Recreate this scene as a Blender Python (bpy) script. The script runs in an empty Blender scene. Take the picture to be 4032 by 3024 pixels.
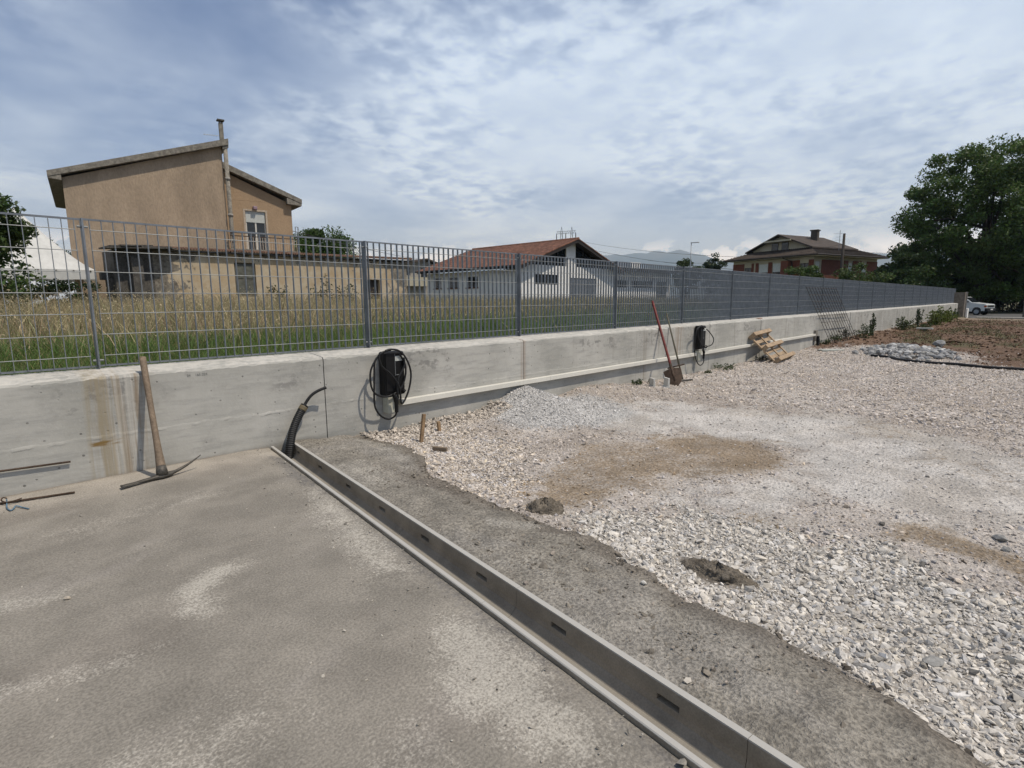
import bpy, math, random
import numpy as np
from mathutils import Vector, Matrix
R = math.radians
random.seed(7); RNG = np.random.default_rng(7)
S = bpy.context.scene; COL = S.collection

# ------------------------------------------------------------------ camera
CAM_H = 1.085
yaw, pitch, roll = .800272, .151897, -.006366
fwd = Vector((math.sin(yaw)*math.cos(pitch), math.cos(yaw)*math.cos(pitch), -math.sin(pitch)))
rt = Vector((math.cos(yaw), -math.sin(yaw), 0)); up = rt.cross(fwd)
r2 = math.cos(roll)*rt + math.sin(roll)*up; u2 = -math.sin(roll)*rt + math.cos(roll)*up
cd = bpy.data.cameras.new('camera'); cam = bpy.data.objects.new('camera', cd); COL.objects.link(cam)
mw = Matrix((( r2.x,u2.x,-fwd.x,0),(r2.y,u2.y,-fwd.y,0),(r2.z,u2.z,-fwd.z,CAM_H),(0,0,0,1)))
cam.matrix_world = mw
cd.sensor_width = 36; cd.lens = 36*2149.8/4032; cd.clip_start = .05; cd.clip_end = 40000
S.camera = cam

# ------------------------------------------------------------------ sky, sun, exposure
TOSUN = Vector((.42, -1, 2.0)).normalized()
S.view_settings.view_transform = 'Standard'; S.view_settings.look = 'None'
S.view_settings.exposure = -0.28; S.view_settings.gamma = 1
W = bpy.data.worlds.new('World'); S.world = W; W.use_nodes = True
nt = W.node_tree; nt.nodes.clear()
def N(t, **k):
    n = nt.nodes.new(t)
    for a, b in k.items(): setattr(n, a, b)
    return n
def lk(a, b): nt.links.new(a, b)
def mth(op, a, b=None, c=None, clamp=False):
    n = N('ShaderNodeMath', operation=op, use_clamp=clamp)
    for i, v in enumerate((a, b, c)):
        if v is None: continue
        if isinstance(v, (int, float)): n.inputs[i].default_value = v
        else: lk(v, n.inputs[i])
    return n.outputs[0]
def smooth(v, lo, hi):
    n = N('ShaderNodeMapRange', interpolation_type='SMOOTHSTEP'); lk(v, n.inputs[0])
    n.inputs[1].default_value = lo; n.inputs[2].default_value = hi
    return n.outputs[0]
def mixc(f, a, b):
    n = N('ShaderNodeMix', data_type='RGBA')
    if isinstance(f, (int, float)): n.inputs[0].default_value = f
    else: lk(f, n.inputs[0])
    for i, v in ((6, a), (7, b)):
        if isinstance(v, tuple): n.inputs[i].default_value = (*v, 1)
        else: lk(v, n.inputs[i])
    return n.outputs[2]
def noise(vec, scale, detail=6, rough=.55, dist=0):
    n = N('ShaderNodeTexNoise'); lk(vec, n.inputs['Vector'])
    n.inputs['Scale'].default_value = scale; n.inputs['Detail'].default_value = detail
    n.inputs['Roughness'].default_value = rough; n.inputs['Distortion'].default_value = dist
    return n.outputs['Fac']
tc = N('ShaderNodeTexCoord'); sep = N('ShaderNodeSeparateXYZ'); lk(tc.outputs['Generated'], sep.inputs[0])
zc = mth('MAXIMUM', sep.outputs[2], 0.0)
den = mth('ADD', zc, .16)
cmb = N('ShaderNodeCombineXYZ')
lk(mth('DIVIDE', sep.outputs[0], den), cmb.inputs[0]); lk(mth('DIVIDE', sep.outputs[1], den), cmb.inputs[1])
cmb.inputs[2].default_value = 83.473
shf = N('ShaderNodeVectorMath', operation='ADD'); lk(cmb.outputs[0], shf.inputs[0]); shf.inputs[1].default_value = (1.316, 1.227, 0)
cv = shf.outputs[0]
sky = N('ShaderNodeTexSky', sky_type='NISHITA'); sky.sun_disc = False
sky.sun_elevation = math.asin(TOSUN.z); sky.sun_rotation = math.atan2(TOSUN.x, TOSUN.y)
sky.altitude = 100; sky.dust_density = 1.2; sky.ozone_density = 1.5
skys = N('ShaderNodeMix', data_type='RGBA', blend_type='MULTIPLY'); skys.inputs[0].default_value = 1
lk(sky.outputs[0], skys.inputs[6]); skys.inputs[7].default_value = (.068, .079, .108, 1)
big = noise(cv, .42, 2, .45, .2)
med = noise(cv, 1.7, 4, .5, .3)
tmask = smooth(noise(cv, 1.1, 2, .5, .4), .40, .62)
fin = mth('ADD', .5, mth('MULTIPLY', mth('SUBTRACT', noise(cv, 12, 3, .5, .15), .5), mth('ADD', .25, mth('MULTIPLY', tmask, 1.6))))
cover = mth('ADD', mth('MULTIPLY', big, 2.2), mth('ADD', mth('MULTIPLY', med, .5), mth('MULTIPLY', fin, .24)))
veil = smooth(cover, 1.02, 1.78)
lowv = smooth(zc, .42, .02)
veil = mth('MAXIMUM', mth('ADD', mth('MULTIPLY', veil, .84), .12), mth('MULTIPLY', lowv, .72))
ccol = mixc(smooth(mth('ADD', mth('MULTIPLY', fin, .5), mth('MULTIPLY', med, .5)), .30, .66), (.64, .785, 1.03), (.89, 1.04, 1.23))
c1 = mixc(veil, skys.outputs[2], ccol)
# cumulus heaped near the horizon
vm = N('ShaderNodeVectorMath', operation='MULTIPLY'); lk(tc.outputs['Generated'], vm.inputs[0]); vm.inputs[1].default_value = (1, 1, 1.7)
cn = noise(vm.outputs[0], 16, 7, .55, .1)
cn2 = noise(vm.outputs[0], 3.2, 2, .5)
band = mth('MULTIPLY', smooth(zc, .112, .06), smooth(zc, -.01, .03))
cm = smooth(mth('ADD', mth('MULTIPLY', mth('ADD', cn, mth('MULTIPLY', cn2, .55)), 1), mth('MULTIPLY', zc, -1.3)), .63, .68)
cm = mth('MULTIPLY', cm, band)
cucol = mixc(smooth(mth('ADD', cn, mth('MULTIPLY', zc, 2.2)), .52, .74), (.76, .88, 1.05), (1.50, 1.64, 1.85))
c2 = mixc(mth('MULTIPLY', cm, .97), c1, cucol)
bg = N('ShaderNodeBackground'); lk(c2, bg.inputs[0]); bg.inputs[1].default_value = 1.0
wo = N('ShaderNodeOutputWorld'); lk(bg.outputs[0], wo.inputs[0])

sd = bpy.data.lights.new('sun', 'SUN'); sd.energy = 4.8; sd.angle = R(1.2); sd.color = (1, .92, .80)
so = bpy.data.objects.new('sun', sd); COL.objects.link(so); so.location = TOSUN*60
so.rotation_euler = (-TOSUN).to_track_quat('-Z', 'Y').to_euler()

# ------------------------------------------------------------------ numpy noise
_P = np.random.default_rng(3).random((256, 256))
def vn(x, y, s=0):
    x = np.asarray(x, float)+s*17.3; y = np.asarray(y, float)+s*9.7
    xi = np.floor(x).astype(int); yi = np.floor(y).astype(int); fx = x-xi; fy = y-yi
    fx = fx*fx*(3-2*fx); fy = fy*fy*(3-2*fy)
    a = _P[xi & 255, yi & 255]; b = _P[(xi+1) & 255, yi & 255]; c = _P[xi & 255, (yi+1) & 255]; d = _P[(xi+1) & 255, (yi+1) & 255]
    return (a*(1-fx)+b*fx)*(1-fy)+(c*(1-fx)+d*fx)*fy
def fbm(x, y, s=0, o=4):
    t = 0; a = .5; n = 0
    x = np.asarray(x, float); y = np.asarray(y, float)
    for i in range(o):
        t = t+a*vn(x*2**i, y*2**i, s+i*3.1); n += a; a *= .5
    return t/n
def sst(v, a, b):
    t = np.clip((v-a)/(b-a), 0, 1); return t*t*(3-2*t)
def polydist(x, y, poly):
    """signed distance, positive inside"""
    p = np.array(poly, float); d = np.full(x.shape, 1e9); ins = np.zeros(x.shape, bool)
    for i in range(len(p)):
        a = p[i]; b = p[(i+1) % len(p)]; e = b-a
        t = np.clip(((x-a[0])*e[0]+(y-a[1])*e[1])/(e@e+1e-12), 0, 1)
        d = np.minimum(d, np.hypot(x-a[0]-t*e[0], y-a[1]-t*e[1]))
        c = ((a[1] > y) != (b[1] > y)) & (x < (b[0]-a[0])*(y-a[1])/(b[1]-a[1]+1e-12)+a[0])
        ins ^= c
    return np.where(ins, d, -d)

# ------------------------------------------------------------------ mesh helpers
class MB:
    def __init__(s): s.v = []; s.f = []; s.M = None
    def add(s, vs, fs):
        o = len(s.v)
        if s.M is not None: vs = [s.M @ Vector(v) for v in vs]
        s.v += [tuple(v) for v in vs]; s.f += [tuple(i+o for i in f) for f in fs]; return s
    def box(s, x0, x1, y0, y1, z0, z1):
        return s.add([(x0,y0,z0),(x1,y0,z0),(x1,y1,z0),(x0,y1,z0),(x0,y0,z1),(x1,y0,z1),(x1,y1,z1),(x0,y1,z1)],
                     [(3,2,1,0),(4,5,6,7),(0,1,5,4),(1,2,6,5),(2,3,7,6),(3,0,4,7)])
    def bar(s, a, b, w, h, upv=(0,0,1)):
        a = Vector(a); b = Vector(b); d = (b-a).normalized(); u = Vector(upv)
        r = d.cross(u)
        if r.length < 1e-4: r = d.cross(Vector((1,0,0)))
        r.normalize(); u = r.cross(d)
        vs = [p+r*i*w/2+u*j*h/2 for p in (a, b) for i, j in ((-1,-1),(1,-1),(1,1),(-1,1))]
        return s.add(vs, [(0,1,2,3),(7,6,5,4),(0,4,5,1),(1,5,6,2),(2,6,7,3),(3,7,4,0)])
    def tube(s, pts, r, n=8, cap=True):
        pts = [Vector(p) for p in pts]; rs = r if isinstance(r, (list, tuple)) else [r]*len(pts)
        t0 = (pts[1]-pts[0]).normalized(); u = t0.orthogonal().normalized(); vs = []; fs = []
        for i, p in enumerate(pts):
            t = (pts[min(i+1, len(pts)-1)]-pts[max(i-1, 0)]).normalized()
            u = (u-t*u.dot(t)).normalized(); w = t.cross(u)
            for k in range(n):
                a = 2*math.pi*k/n; vs.append(p+(u*math.cos(a)+w*math.sin(a))*rs[i])
        for i in range(len(pts)-1):
            for k in range(n):
                fs.append((i*n+k, i*n+(k+1) % n, (i+1)*n+(k+1) % n, (i+1)*n+k))
        if cap: fs += [tuple(range(n-1, -1, -1)), tuple((len(pts)-1)*n+k for k in range(n))]
        return s.add(vs, fs)
    def prism(s, poly, a, b):
        """poly: list of 3d points (planar loop); extruded by vector from a to b offsets"""
        a = Vector(a); b = Vector(b); n = len(poly)
        vs = [Vector(p)+a for p in poly]+[Vector(p)+b for p in poly]
        return s.add(vs, [tuple(range(n-1, -1, -1)), tuple(range(n, 2*n))]+[(i, (i+1) % n, n+(i+1) % n, n+i) for i in range(n)])
    def grid(s, pts, nu, nv):
        return s.add(pts, [(i*nv+j, (i+1)*nv+j, (i+1)*nv+j+1, i*nv+j+1) for i in range(nu-1) for j in range(nv-1)])
def wloc(o):
    l = Vector((0,0,0))
    while o: l += o.location; o = o.parent
    return l
def meta(o, label=None, cat=None, group=None, kind=None):
    if label: o['label'] = label
    if cat: o['category'] = cat
    if group: o['group'] = group
    if kind: o['kind'] = kind
    return o
def thing(name, label, cat, loc, group=None):
    o = bpy.data.objects.new(name, None); o.empty_display_size = .1; COL.objects.link(o); o.location = loc
    return meta(o, label, cat, group)
def obj(name, mb, mat, parent=None, smooth=False, bevel=0, org=None, **k):
    """one mesh object; builder coordinates are world coordinates"""
    V = np.array(mb.v, float)
    if org is None: org = ((V[:,0].min()+V[:,0].max())/2, (V[:,1].min()+V[:,1].max())/2, V[:,2].min())
    org = np.array(org, float)
    me = bpy.data.meshes.new(name); me.from_pydata((V-org).tolist(), [], mb.f); me.validate()
    mats = mat if isinstance(mat, (list, tuple)) else [mat]
    for m in mats: me.materials.append(m)
    if smooth: me.polygons.foreach_set('use_smooth', [True]*len(me.polygons))
    o = bpy.data.objects.new(name, me); COL.objects.link(o)
    o.parent = parent; o.location = Vector(org)-(wloc(parent) if parent else Vector((0,0,0)))
    if bevel:
        b = o.modifiers.new('bevel', 'BEVEL'); b.width = bevel; b.segments = 2; b.limit_method = 'ANGLE'; b.angle_limit = R(40)
    return meta(o, **k)
def dup(o, parent, worldloc, **k):
    c = o.copy(); COL.objects.link(c); c.parent = parent
    c.location = Vector(worldloc)-(wloc(parent) if parent else Vector((0,0,0)))
    return meta(c, **k)
def npmesh(name, V, F, mat, cols=None, parent=None, org=(0,0,0), smooth=False, attrs=None, **k):
    V = np.asarray(V, np.float32)-np.array(org, np.float32); F = np.asarray(F, np.int32); n = F.shape[1]
    me = bpy.data.meshes.new(name)
    me.vertices.add(len(V)); me.vertices.foreach_set('co', V.ravel())
    me.loops.add(F.size); me.loops.foreach_set('vertex_index', F.ravel())
    me.polygons.add(len(F)); me.polygons.foreach_set('loop_start', np.arange(0, F.size, n, dtype=np.int32))
    me.polygons.foreach_set('loop_total', np.full(len(F), n, np.int32))
    me.polygons.foreach_set('use_smooth', np.full(len(F), smooth))
    me.update(calc_edges=True); me.materials.append(mat)
    if cols is not None:
        a = me.color_attributes.new('Col', 'FLOAT_COLOR', 'POINT')
        c = np.ones((len(V), 4), np.float32); c[:, :3] = cols; a.data.foreach_set('color', c.ravel())
    for an_, av_ in (attrs or {}).items():
        a = me.attributes.new(an_, 'FLOAT', 'POINT'); a.data.foreach_set('value', np.asarray(av_, np.float32))
    o = bpy.data.objects.new(name, me); COL.objects.link(o); o.parent = parent
    o.location = Vector(org)-(wloc(parent) if parent else Vector((0,0,0)))
    return meta(o, **k)
def gridfaces(nu, nv):
    i, j = np.meshgrid(np.arange(nu-1), np.arange(nv-1), indexing='ij'); i = i.ravel(); j = j.ravel()
    return np.stack([i*nv+j, (i+1)*nv+j, (i+1)*nv+j+1, i*nv+j+1], 1)

# ------------------------------------------------------------------ materials
def pmat(name, col, rough=.8, var=.15, scale=6, bump=.15, bscale=60, col2=None, metal=0, vcol=False, fine=.1, stretch=(1,1,1), spec=.3, transl=0, detail=6, bdist=.01, overlay=()):
    global nt
    ALB = .79
    m = bpy.data.materials.new(name); m.use_nodes = True; nt = m.node_tree; nt.nodes.clear()
    p = N('ShaderNodeBsdfPrincipled'); out = N('ShaderNodeOutputMaterial')
    g = N('ShaderNodeNewGeometry'); mp = N('ShaderNodeMapping'); lk(g.outputs['Position'], mp.inputs[0]); mp.inputs['Scale'].default_value = stretch
    v = mp.outputs[0]
    if vcol:
        a = N('ShaderNodeVertexColor', layer_name='Col'); base = a.outputs[0]
    else: base = col
    c2_ = col2 if col2 else tuple(c*(1-var*1.6) for c in col) if col else (0,0,0)
    n1 = noise(v, scale, detail, .6)
    if vcol or not col2:
        mlt = N('ShaderNodeMix', data_type='RGBA', blend_type='MULTIPLY'); mlt.inputs[0].default_value = 1
        if isinstance(base, tuple): mlt.inputs[6].default_value = (*base, 1)
        else: lk(base, mlt.inputs[6])
        k = mth('MULTIPLY', mth('ADD', 1-var, mth('MULTIPLY', smooth(n1, .3, .7), 2*var)), ALB)
        n2 = noise(v, bscale, 4, .6)
        k = mth('MULTIPLY', k, mth('ADD', 1-fine, mth('MULTIPLY', smooth(n2, .3, .7), 2*fine)))
        cc = N('ShaderNodeCombineColor')
        for i in range(3): lk(k, cc.inputs[i])
        lk(cc.outputs[0], mlt.inputs[7]); colr = mlt.outputs[2]
    else:
        n2 = noise(v, bscale, 4, .6)
        colr = mixc(smooth(mth('ADD', mth('MULTIPLY', n1, .8), mth('MULTIPLY', n2, .2)), .35, .65), tuple(c*ALB for c in col), tuple(c*ALB for c in col2))
    for an_, oc, osc, amp in overlay:
        at = N('ShaderNodeAttribute', attribute_name=an_); n3 = noise(v, osc, 7, .72); n5 = noise(v, osc*.22, 3, .6)
        n6 = noise(v, osc*2.6, 4, .6)
        f = mth('ADD', at.outputs['Fac'], mth('ADD', mth('MULTIPLY', mth('SUBTRACT', n3, .5), amp*2.4), mth('ADD', mth('MULTIPLY', mth('SUBTRACT', n5, .5), amp*1.1), mth('MULTIPLY', mth('SUBTRACT', n6, .5), amp*1.2))))
        ov_ = N('ShaderNodeMix', data_type='RGBA', blend_type='MULTIPLY'); ov_.inputs[0].default_value = 1; ov_.inputs[6].default_value = (*oc, 1); lk(cc.outputs[0], ov_.inputs[7])
        colr = mixc(mth('MULTIPLY', mth('MULTIPLY', smooth(f, .12, 1.0), .85), smooth(at.outputs['Fac'], .0, .25)), colr, ov_.outputs[2])
    lk(colr, p.inputs['Base Color'])
    p.inputs['Roughness'].default_value = rough; p.inputs['Metallic'].default_value = metal
    p.inputs['Specular IOR Level'].default_value = spec
    if bump:
        b = N('ShaderNodeBump'); lk(n2, b.inputs['Height']); b.inputs['Strength'].default_value = bump; b.inputs['Distance'].default_value = bdist
        lk(b.outputs[0], p.inputs['Normal'])
    if transl:
        t = N('ShaderNodeBsdfTranslucent'); lk(colr, t.inputs[0]); ms = N('ShaderNodeMixShader'); ms.inputs[0].default_value = transl
        lk(p.outputs[0], ms.inputs[1]); lk(t.outputs[0], ms.inputs[2]); lk(ms.outputs[0], out.inputs[0])
    else: lk(p.outputs[0], out.inputs[0])
    return m
def glassy(name, col=(.015,.018,.022), rough=.08):
    return pmat(name, col, rough, var=.05, bump=0, spec=.6, fine=0)

# the wall concrete: formwork bands, drips, pits, one big brown run-off stain
def concrete_wall_mat():
    global nt
    m = bpy.data.materials.new('wall_concrete'); m.use_nodes = True; nt = m.node_tree; nt.nodes.clear()
    p = N('ShaderNodeBsdfPrincipled'); out = N('ShaderNodeOutputMaterial'); g = N('ShaderNodeNewGeometry')
    pos = g.outputs['Position']
    def mapped(s):
        q = N('ShaderNodeMapping'); lk(pos, q.inputs[0]); q.inputs['Scale'].default_value = s; return q.outputs[0]
    n1 = noise(pos, 1.6, 6, .6); n2 = noise(mapped((1.2,1,9)), 3, 5, .6); n3 = noise(pos, 55, 5, .65); drip = noise(mapped((9,9,.5)), 1.6, 5, .6, .2)
    c = mixc(smooth(n1, .3, .7), (.34,.335,.305), (.47,.46,.425))
    c = mixc(mth('MULTIPLY', smooth(n2, .42, .72), .5), c, (.26,.26,.245))
    n4 = noise(pos, 7, 7, .7); c = mixc(mth('MULTIPLY', smooth(n4, .52, .7), .4), c, (.25,.245,.23))
    c = mixc(mth('MULTIPLY', smooth(n3, .5, .8), .35), c, (.52,.51,.48))
    sx = N('ShaderNodeSeparateXYZ'); lk(pos, sx.inputs[0]); X, Y, Z = sx.outputs
    c = mixc(mth('MULTIPLY', smooth(drip, .55, .72), mth('MULTIPLY', smooth(X, 4.2, 7.5), .55)), c, (.21,.195,.17))
    # pits
    vo = N('ShaderNodeTexVoronoi'); lk(pos, vo.inputs['Vector']); vo.inputs['Scale'].default_value = 17
    pitm = mth('MULTIPLY', smooth(vo.outputs['Distance'], .16, .07), smooth(noise(pos, 9, 2), .47, .6))
    c = mixc(mth('MULTIPLY', pitm, .75), c, (.1,.098,.09))
    # dark mottling along the upper edge between the second and third joint
    mot = mth('MULTIPLY', smooth(noise(mapped((1,1,1.6)), 10, 6, .7), .5, .6), mth('MAXIMUM', mth('MULTIPLY', smooth(noise(pos, 1.3, 2), .5, .6), smooth(Z, .35, .5)), mth('MULTIPLY', mth('MULTIPLY', smooth(X, 5.3, 5.6), smooth(X, 6.7, 6.3)), mth('MULTIPLY', smooth(Z, .42, .47), smooth(Z, .62, .58)))))
    c = mixc(mth('MULTIPLY', mot, .6), c, (.15,.145,.14))
    def stain(x0, x1, strength, colr, zlo=-1.0, sc=20):
        ed = mth('MULTIPLY', smooth(X, x0-.05, x0+.03), smooth(X, x1+.05, x1-.03))
        q = N('ShaderNodeMapping'); lk(pos, q.inputs[0]); q.inputs['Scale'].default_value = (sc, 1, .7)
        st = smooth(noise(q.outputs[0], 1.2, 5, .62, .5), .42, .62)
        f = mth('MULTIPLY', mth('MULTIPLY', ed, st), mth('MULTIPLY', smooth(Z, zlo, zlo+.1), strength))
        return f, colr
    for args in ((.56,.83,.75,(.23,.165,.10)), (.545,.70,.55,(.34,.31,.22)), (.66,.80,.35,(.62,.58,.52),-1,45), (7.95,8.25,.6,(.27,.2,.14)), (4.44,4.48,.8,(.27,.2,.15)), (7.05,7.11,.6,(.2,.16,.12))):
        f, k = stain(*args); c = mixc(f, c, k)
    blot = mth('MULTIPLY', mth('MULTIPLY', smooth(X, .52, .56), smooth(X, .72, .66)), mth('MULTIPLY', mth('MULTIPLY', smooth(Z, .195, .21), smooth(Z, .245, .225)), smooth(noise(mapped((1,1,6)), 9, 4), .4, .6)))
    c = mixc(blot, c, (.2,.13,.05))
    # damp foot
    c = mixc(mth('MULTIPLY', smooth(mth('ADD', Z, mth('MULTIPLY', n1, .06)), .06, .0), mth('MULTIPLY', smooth(X, 2.2, 1.9), .55)), c, (.17,.15,.12))
    # whitish worn top face
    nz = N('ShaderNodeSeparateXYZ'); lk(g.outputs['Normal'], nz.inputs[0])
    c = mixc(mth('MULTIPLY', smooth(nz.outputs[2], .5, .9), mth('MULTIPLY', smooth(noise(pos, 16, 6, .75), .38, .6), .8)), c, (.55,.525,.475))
    c = mixc(.89, (0,0,0), c)
    lk(c, p.inputs['Base Color']); p.inputs['Roughness'].default_value = .88; p.inputs['Specular IOR Level'].default_value = .2
    b = N('ShaderNodeBump'); hh = mth('SUBTRACT', mth('ADD', mth('MULTIPLY', n3, .5), mth('MULTIPLY', n2, .4)), mth('MULTIPLY', pitm, 1.2))
    lk(hh, b.inputs['Height']); b.inputs['Strength'].default_value = .35; b.inputs['Distance'].default_value = .006
    lk(b.outputs[0], p.inputs['Normal']); lk(p.outputs[0], out.inputs[0]); return m
def leafmat(name, transl=.3):
    return pmat(name, None, .55, var=.12, scale=1.2, bump=0, vcol=True, fine=.05, transl=transl, spec=.25)

mWall = concrete_wall_mat()
mGround = pmat('yard_fines', None, .95, var=.16, scale=4, bump=1.0, bscale=55, vcol=True, fine=.3, bdist=.022, overlay=(('Sand', (.27,.205,.135), 26, 1.1), ('Wet', (.17,.145,.115), 40, .5)))
mSlab = pmat('slab_concrete', None, .92, var=.14, scale=4, bump=.8, bscale=120, vcol=True, fine=.23, bdist=.005, overlay=(('Damp', (.155,.147,.138), 34, .9), ('Pale', (.45,.42,.365), 60, 1.0)))
mMortar = pmat('mortar', None, .93, var=.2, scale=7, bump=1.0, bscale=80, vcol=True, fine=.4, bdist=.016, overlay=(('Pale', (.37,.345,.30), 50, 1.0),))
mStone = pmat('crushed_stone', None, .9, var=.14, scale=60, bump=.25, bscale=400, vcol=True, fine=.1, spec=.2, bdist=.002)
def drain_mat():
    # inner-face shade painted into the precast; rims and floor painted paler, as if sunlit
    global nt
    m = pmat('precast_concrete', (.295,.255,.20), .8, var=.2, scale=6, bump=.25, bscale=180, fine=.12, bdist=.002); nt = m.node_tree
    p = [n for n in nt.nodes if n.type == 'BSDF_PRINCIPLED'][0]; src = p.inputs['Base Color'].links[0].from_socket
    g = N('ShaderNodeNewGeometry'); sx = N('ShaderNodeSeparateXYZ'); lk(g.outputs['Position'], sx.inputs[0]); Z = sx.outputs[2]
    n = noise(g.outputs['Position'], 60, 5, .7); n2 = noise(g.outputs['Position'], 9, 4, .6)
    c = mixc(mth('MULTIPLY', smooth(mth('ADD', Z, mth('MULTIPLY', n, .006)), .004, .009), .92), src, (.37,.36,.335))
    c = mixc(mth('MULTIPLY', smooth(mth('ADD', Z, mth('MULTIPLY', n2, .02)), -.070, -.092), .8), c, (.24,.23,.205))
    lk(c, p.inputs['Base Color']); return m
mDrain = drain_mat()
mGalv = pmat('galvanised_steel', (.23,.25,.275), .5, var=.16, scale=9, bump=.06, bscale=70, metal=.55, fine=.08)
mGalvB = pmat('galvanised_bar', (.30,.32,.345), .55, var=.12, scale=9, bump=0, metal=.45, fine=.05)
mRod = pmat('galvanised_rod', (.27,.285,.29), .6, var=.12, scale=9, bump=0, metal=.4, fine=.05)
mBlackPl = pmat('black_plastic', (.006,.006,.0065), .55, var=.1, scale=20, bump=.05, bscale=300, fine=.05, spec=.25)
mBlackRb = pmat('black_rubber', (.011,.0115,.0125), .55, var=.15, scale=30, bump=.05, fine=.1, spec=.35)
mPvc = pmat('white_plastic', (.72,.70,.63), .4, var=.04, scale=3, bump=.03, fine=.03, spec=.4)
mPvcG = pmat('grey_plastic', (.50,.50,.42), .45, var=.05, scale=12, bump=.03, fine=.03, spec=.4)
mLabel = pmat('paper_label', (.60,.62,.58), .6, var=.1, scale=120, bump=0, fine=.1)
mInk = pmat('label_ink', (.22,.23,.22), .7, var=.05, bump=0)
mWood = pmat('weathered_wood', (.30,.20,.115), .8, var=.2, scale=10, bump=.3, bscale=90, stretch=(1,1,1), fine=.18)
mWoodH = pmat('handle_wood', (.20,.15,.105), .7, var=.22, scale=14, bump=.25, bscale=70, fine=.18)
mPallet = pmat('pallet_wood', (.37,.27,.175), .8, var=.18, scale=9, bump=.25, bscale=80, fine=.16)
mRed = pmat('red_painted_wood', (.15,.022,.018), .55, var=.25, scale=16, bump=.1, fine=.15)
mIron = pmat('rusty_iron', (.075,.05,.035), .7, var=.3, scale=22, bump=.3, bscale=120, metal=.3, fine=.2)
mIronG = pmat('worn_steel', (.10,.092,.08), .55, var=.3, scale=22, bump=.2, bscale=120, metal=.5, fine=.2)
mOlive = pmat('olive_pole', (.11,.10,.07), .6, var=.2, scale=15, bump=.1, fine=.1)
mTwine = pmat('blue_twine', (.10,.18,.25), .8, var=.2, scale=60, bump=.2, fine=.2)
mRubble = pmat('broken_concrete', (.31,.31,.31), .9, var=.28, scale=5, bump=.5, bscale=60, fine=.18)
mTan = pmat('tan_stucco', (.385,.30,.215), .92, var=.15, scale=.8, stretch=(1,1,.45), bump=.5, bscale=14, fine=.1, bdist=.03)
mTan2 = pmat('ochre_stucco', (.40,.285,.18), .92, var=.09, scale=.8, bump=.4, bscale=14, fine=.08, bdist=.03)
mRoofC = pmat('lichen_concrete_edge', (.24,.22,.185), .9, var=.3, scale=6, bump=.4, bscale=25, fine=.22)
def peel_mat():
    global nt
    m = pmat('peeling_plaster', (.46,.345,.21), .9, var=.18, scale=1.4, bump=.5, bscale=10, col2=(.56,.48,.35), fine=.1); nt = m.node_tree
    p = [n for n in nt.nodes if n.type == 'BSDF_PRINCIPLED'][0]; src = p.inputs['Base Color'].links[0].from_socket
    g = N('ShaderNodeNewGeometry'); sx = N('ShaderNodeSeparateXYZ'); lk(g.outputs['Position'], sx.inputs[0]); X, Y, Z = sx.outputs
    n = noise(g.outputs['Position'], 1.5, 8, .68, .5); n2 = noise(g.outputs['Position'], 5, 6, .7)
    lft = smooth(X, 9.6, 5.8); top = mth('MULTIPLY', smooth(Z, 2.75, 3.35), .22); rgt = mth('MULTIPLY', smooth(X, 17.6, 19.6), .26)
    f = smooth(mth('ADD', n, mth('ADD', mth('MULTIPLY', lft, .34), mth('ADD', top, rgt))), .66, .70)
    c = mixc(mth('MULTIPLY', f, .92), src, mixc_(n2)); lk(c, p.inputs['Base Color']); return m
def mixc_(f): return mixc(smooth(f, .35, .65), (.075,.068,.058), (.22,.20,.165))
mPeel = peel_mat()
mGrime = pmat('soot_black_plaster', (.10,.092,.08), .95, var=.3, scale=3, bump=.5, bscale=14, fine=.3)
mTile = pmat('old_roof_tile', (.23,.14,.10), .9, var=.3, scale=4, bump=.3, bscale=20, fine=.2)
mTileR = pmat('red_roof_tile', (.235,.115,.075), .85, var=.34, scale=2.2, bump=.5, bscale=5, fine=.42, bdist=.05)
mTileB = pmat('brown_roof_tile', (.072,.056,.045), .9, var=.28, scale=2, bump=.4, bscale=10, fine=.22)
mWhite = pmat('white_render', (.90,.89,.86), .85, var=.05, scale=1, bump=.15, bscale=20, fine=.04)
mCream = pmat('cream_render', (.46,.42,.31), .85, var=.06, scale=1, bump=.1, bscale=20, fine=.04)
mBrick = pmat('red_brick_cladding', (.155,.052,.03), .85, var=.14, scale=3, bump=.3, bscale=12, fine=.12)
mTent = pmat('white_canvas', (.78,.78,.75), .6, var=.06, scale=1.5, bump=.15, bscale=6, fine=.04, transl=.25)
mGlass = glassy('dark_window_glass')
mDarkW = pmat('dark_frame', (.035,.028,.024), .6, var=.1, bump=0)
mShut = pmat('roller_shutter', (.60,.63,.60), .6, var=.05, bump=0)
mShutW = pmat('old_wood_shutter', (.12,.115,.095), .8, var=.3, scale=5, bump=.3, bscale=25)
mGrey = pmat('grey_metal_door', (.20,.215,.235), .6, var=.06, bump=0)
mSteelF = pmat('far_steel', (.30,.33,.36), .5, var=.1, bump=0, metal=.4)
mBark = pmat('bark', (.045,.036,.028), .9, var=.3, scale=6, bump=.6, bscale=22, fine=.25)
mLeaf = leafmat('leaves'); mGrass = leafmat('grass_blades', .35)
mField = pmat('field_soil', (.10,.095,.04), .95, var=.3, scale=1.5, bump=.5, bscale=30, fine=.2)
mLand = pmat('land', (.085,.10,.045), .95, var=.3, scale=.01, bump=0, col2=(.14,.12,.06))
mMount = pmat('mountain_woods', (.06,.075,.05), .95, var=.3, scale=.0012, bump=0, col2=(.12,.12,.09), bscale=.01)
mRoad = pmat('asphalt', (.10,.098,.094), .9, var=.18, scale=3, bump=.3, bscale=70, fine=.15)
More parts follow.
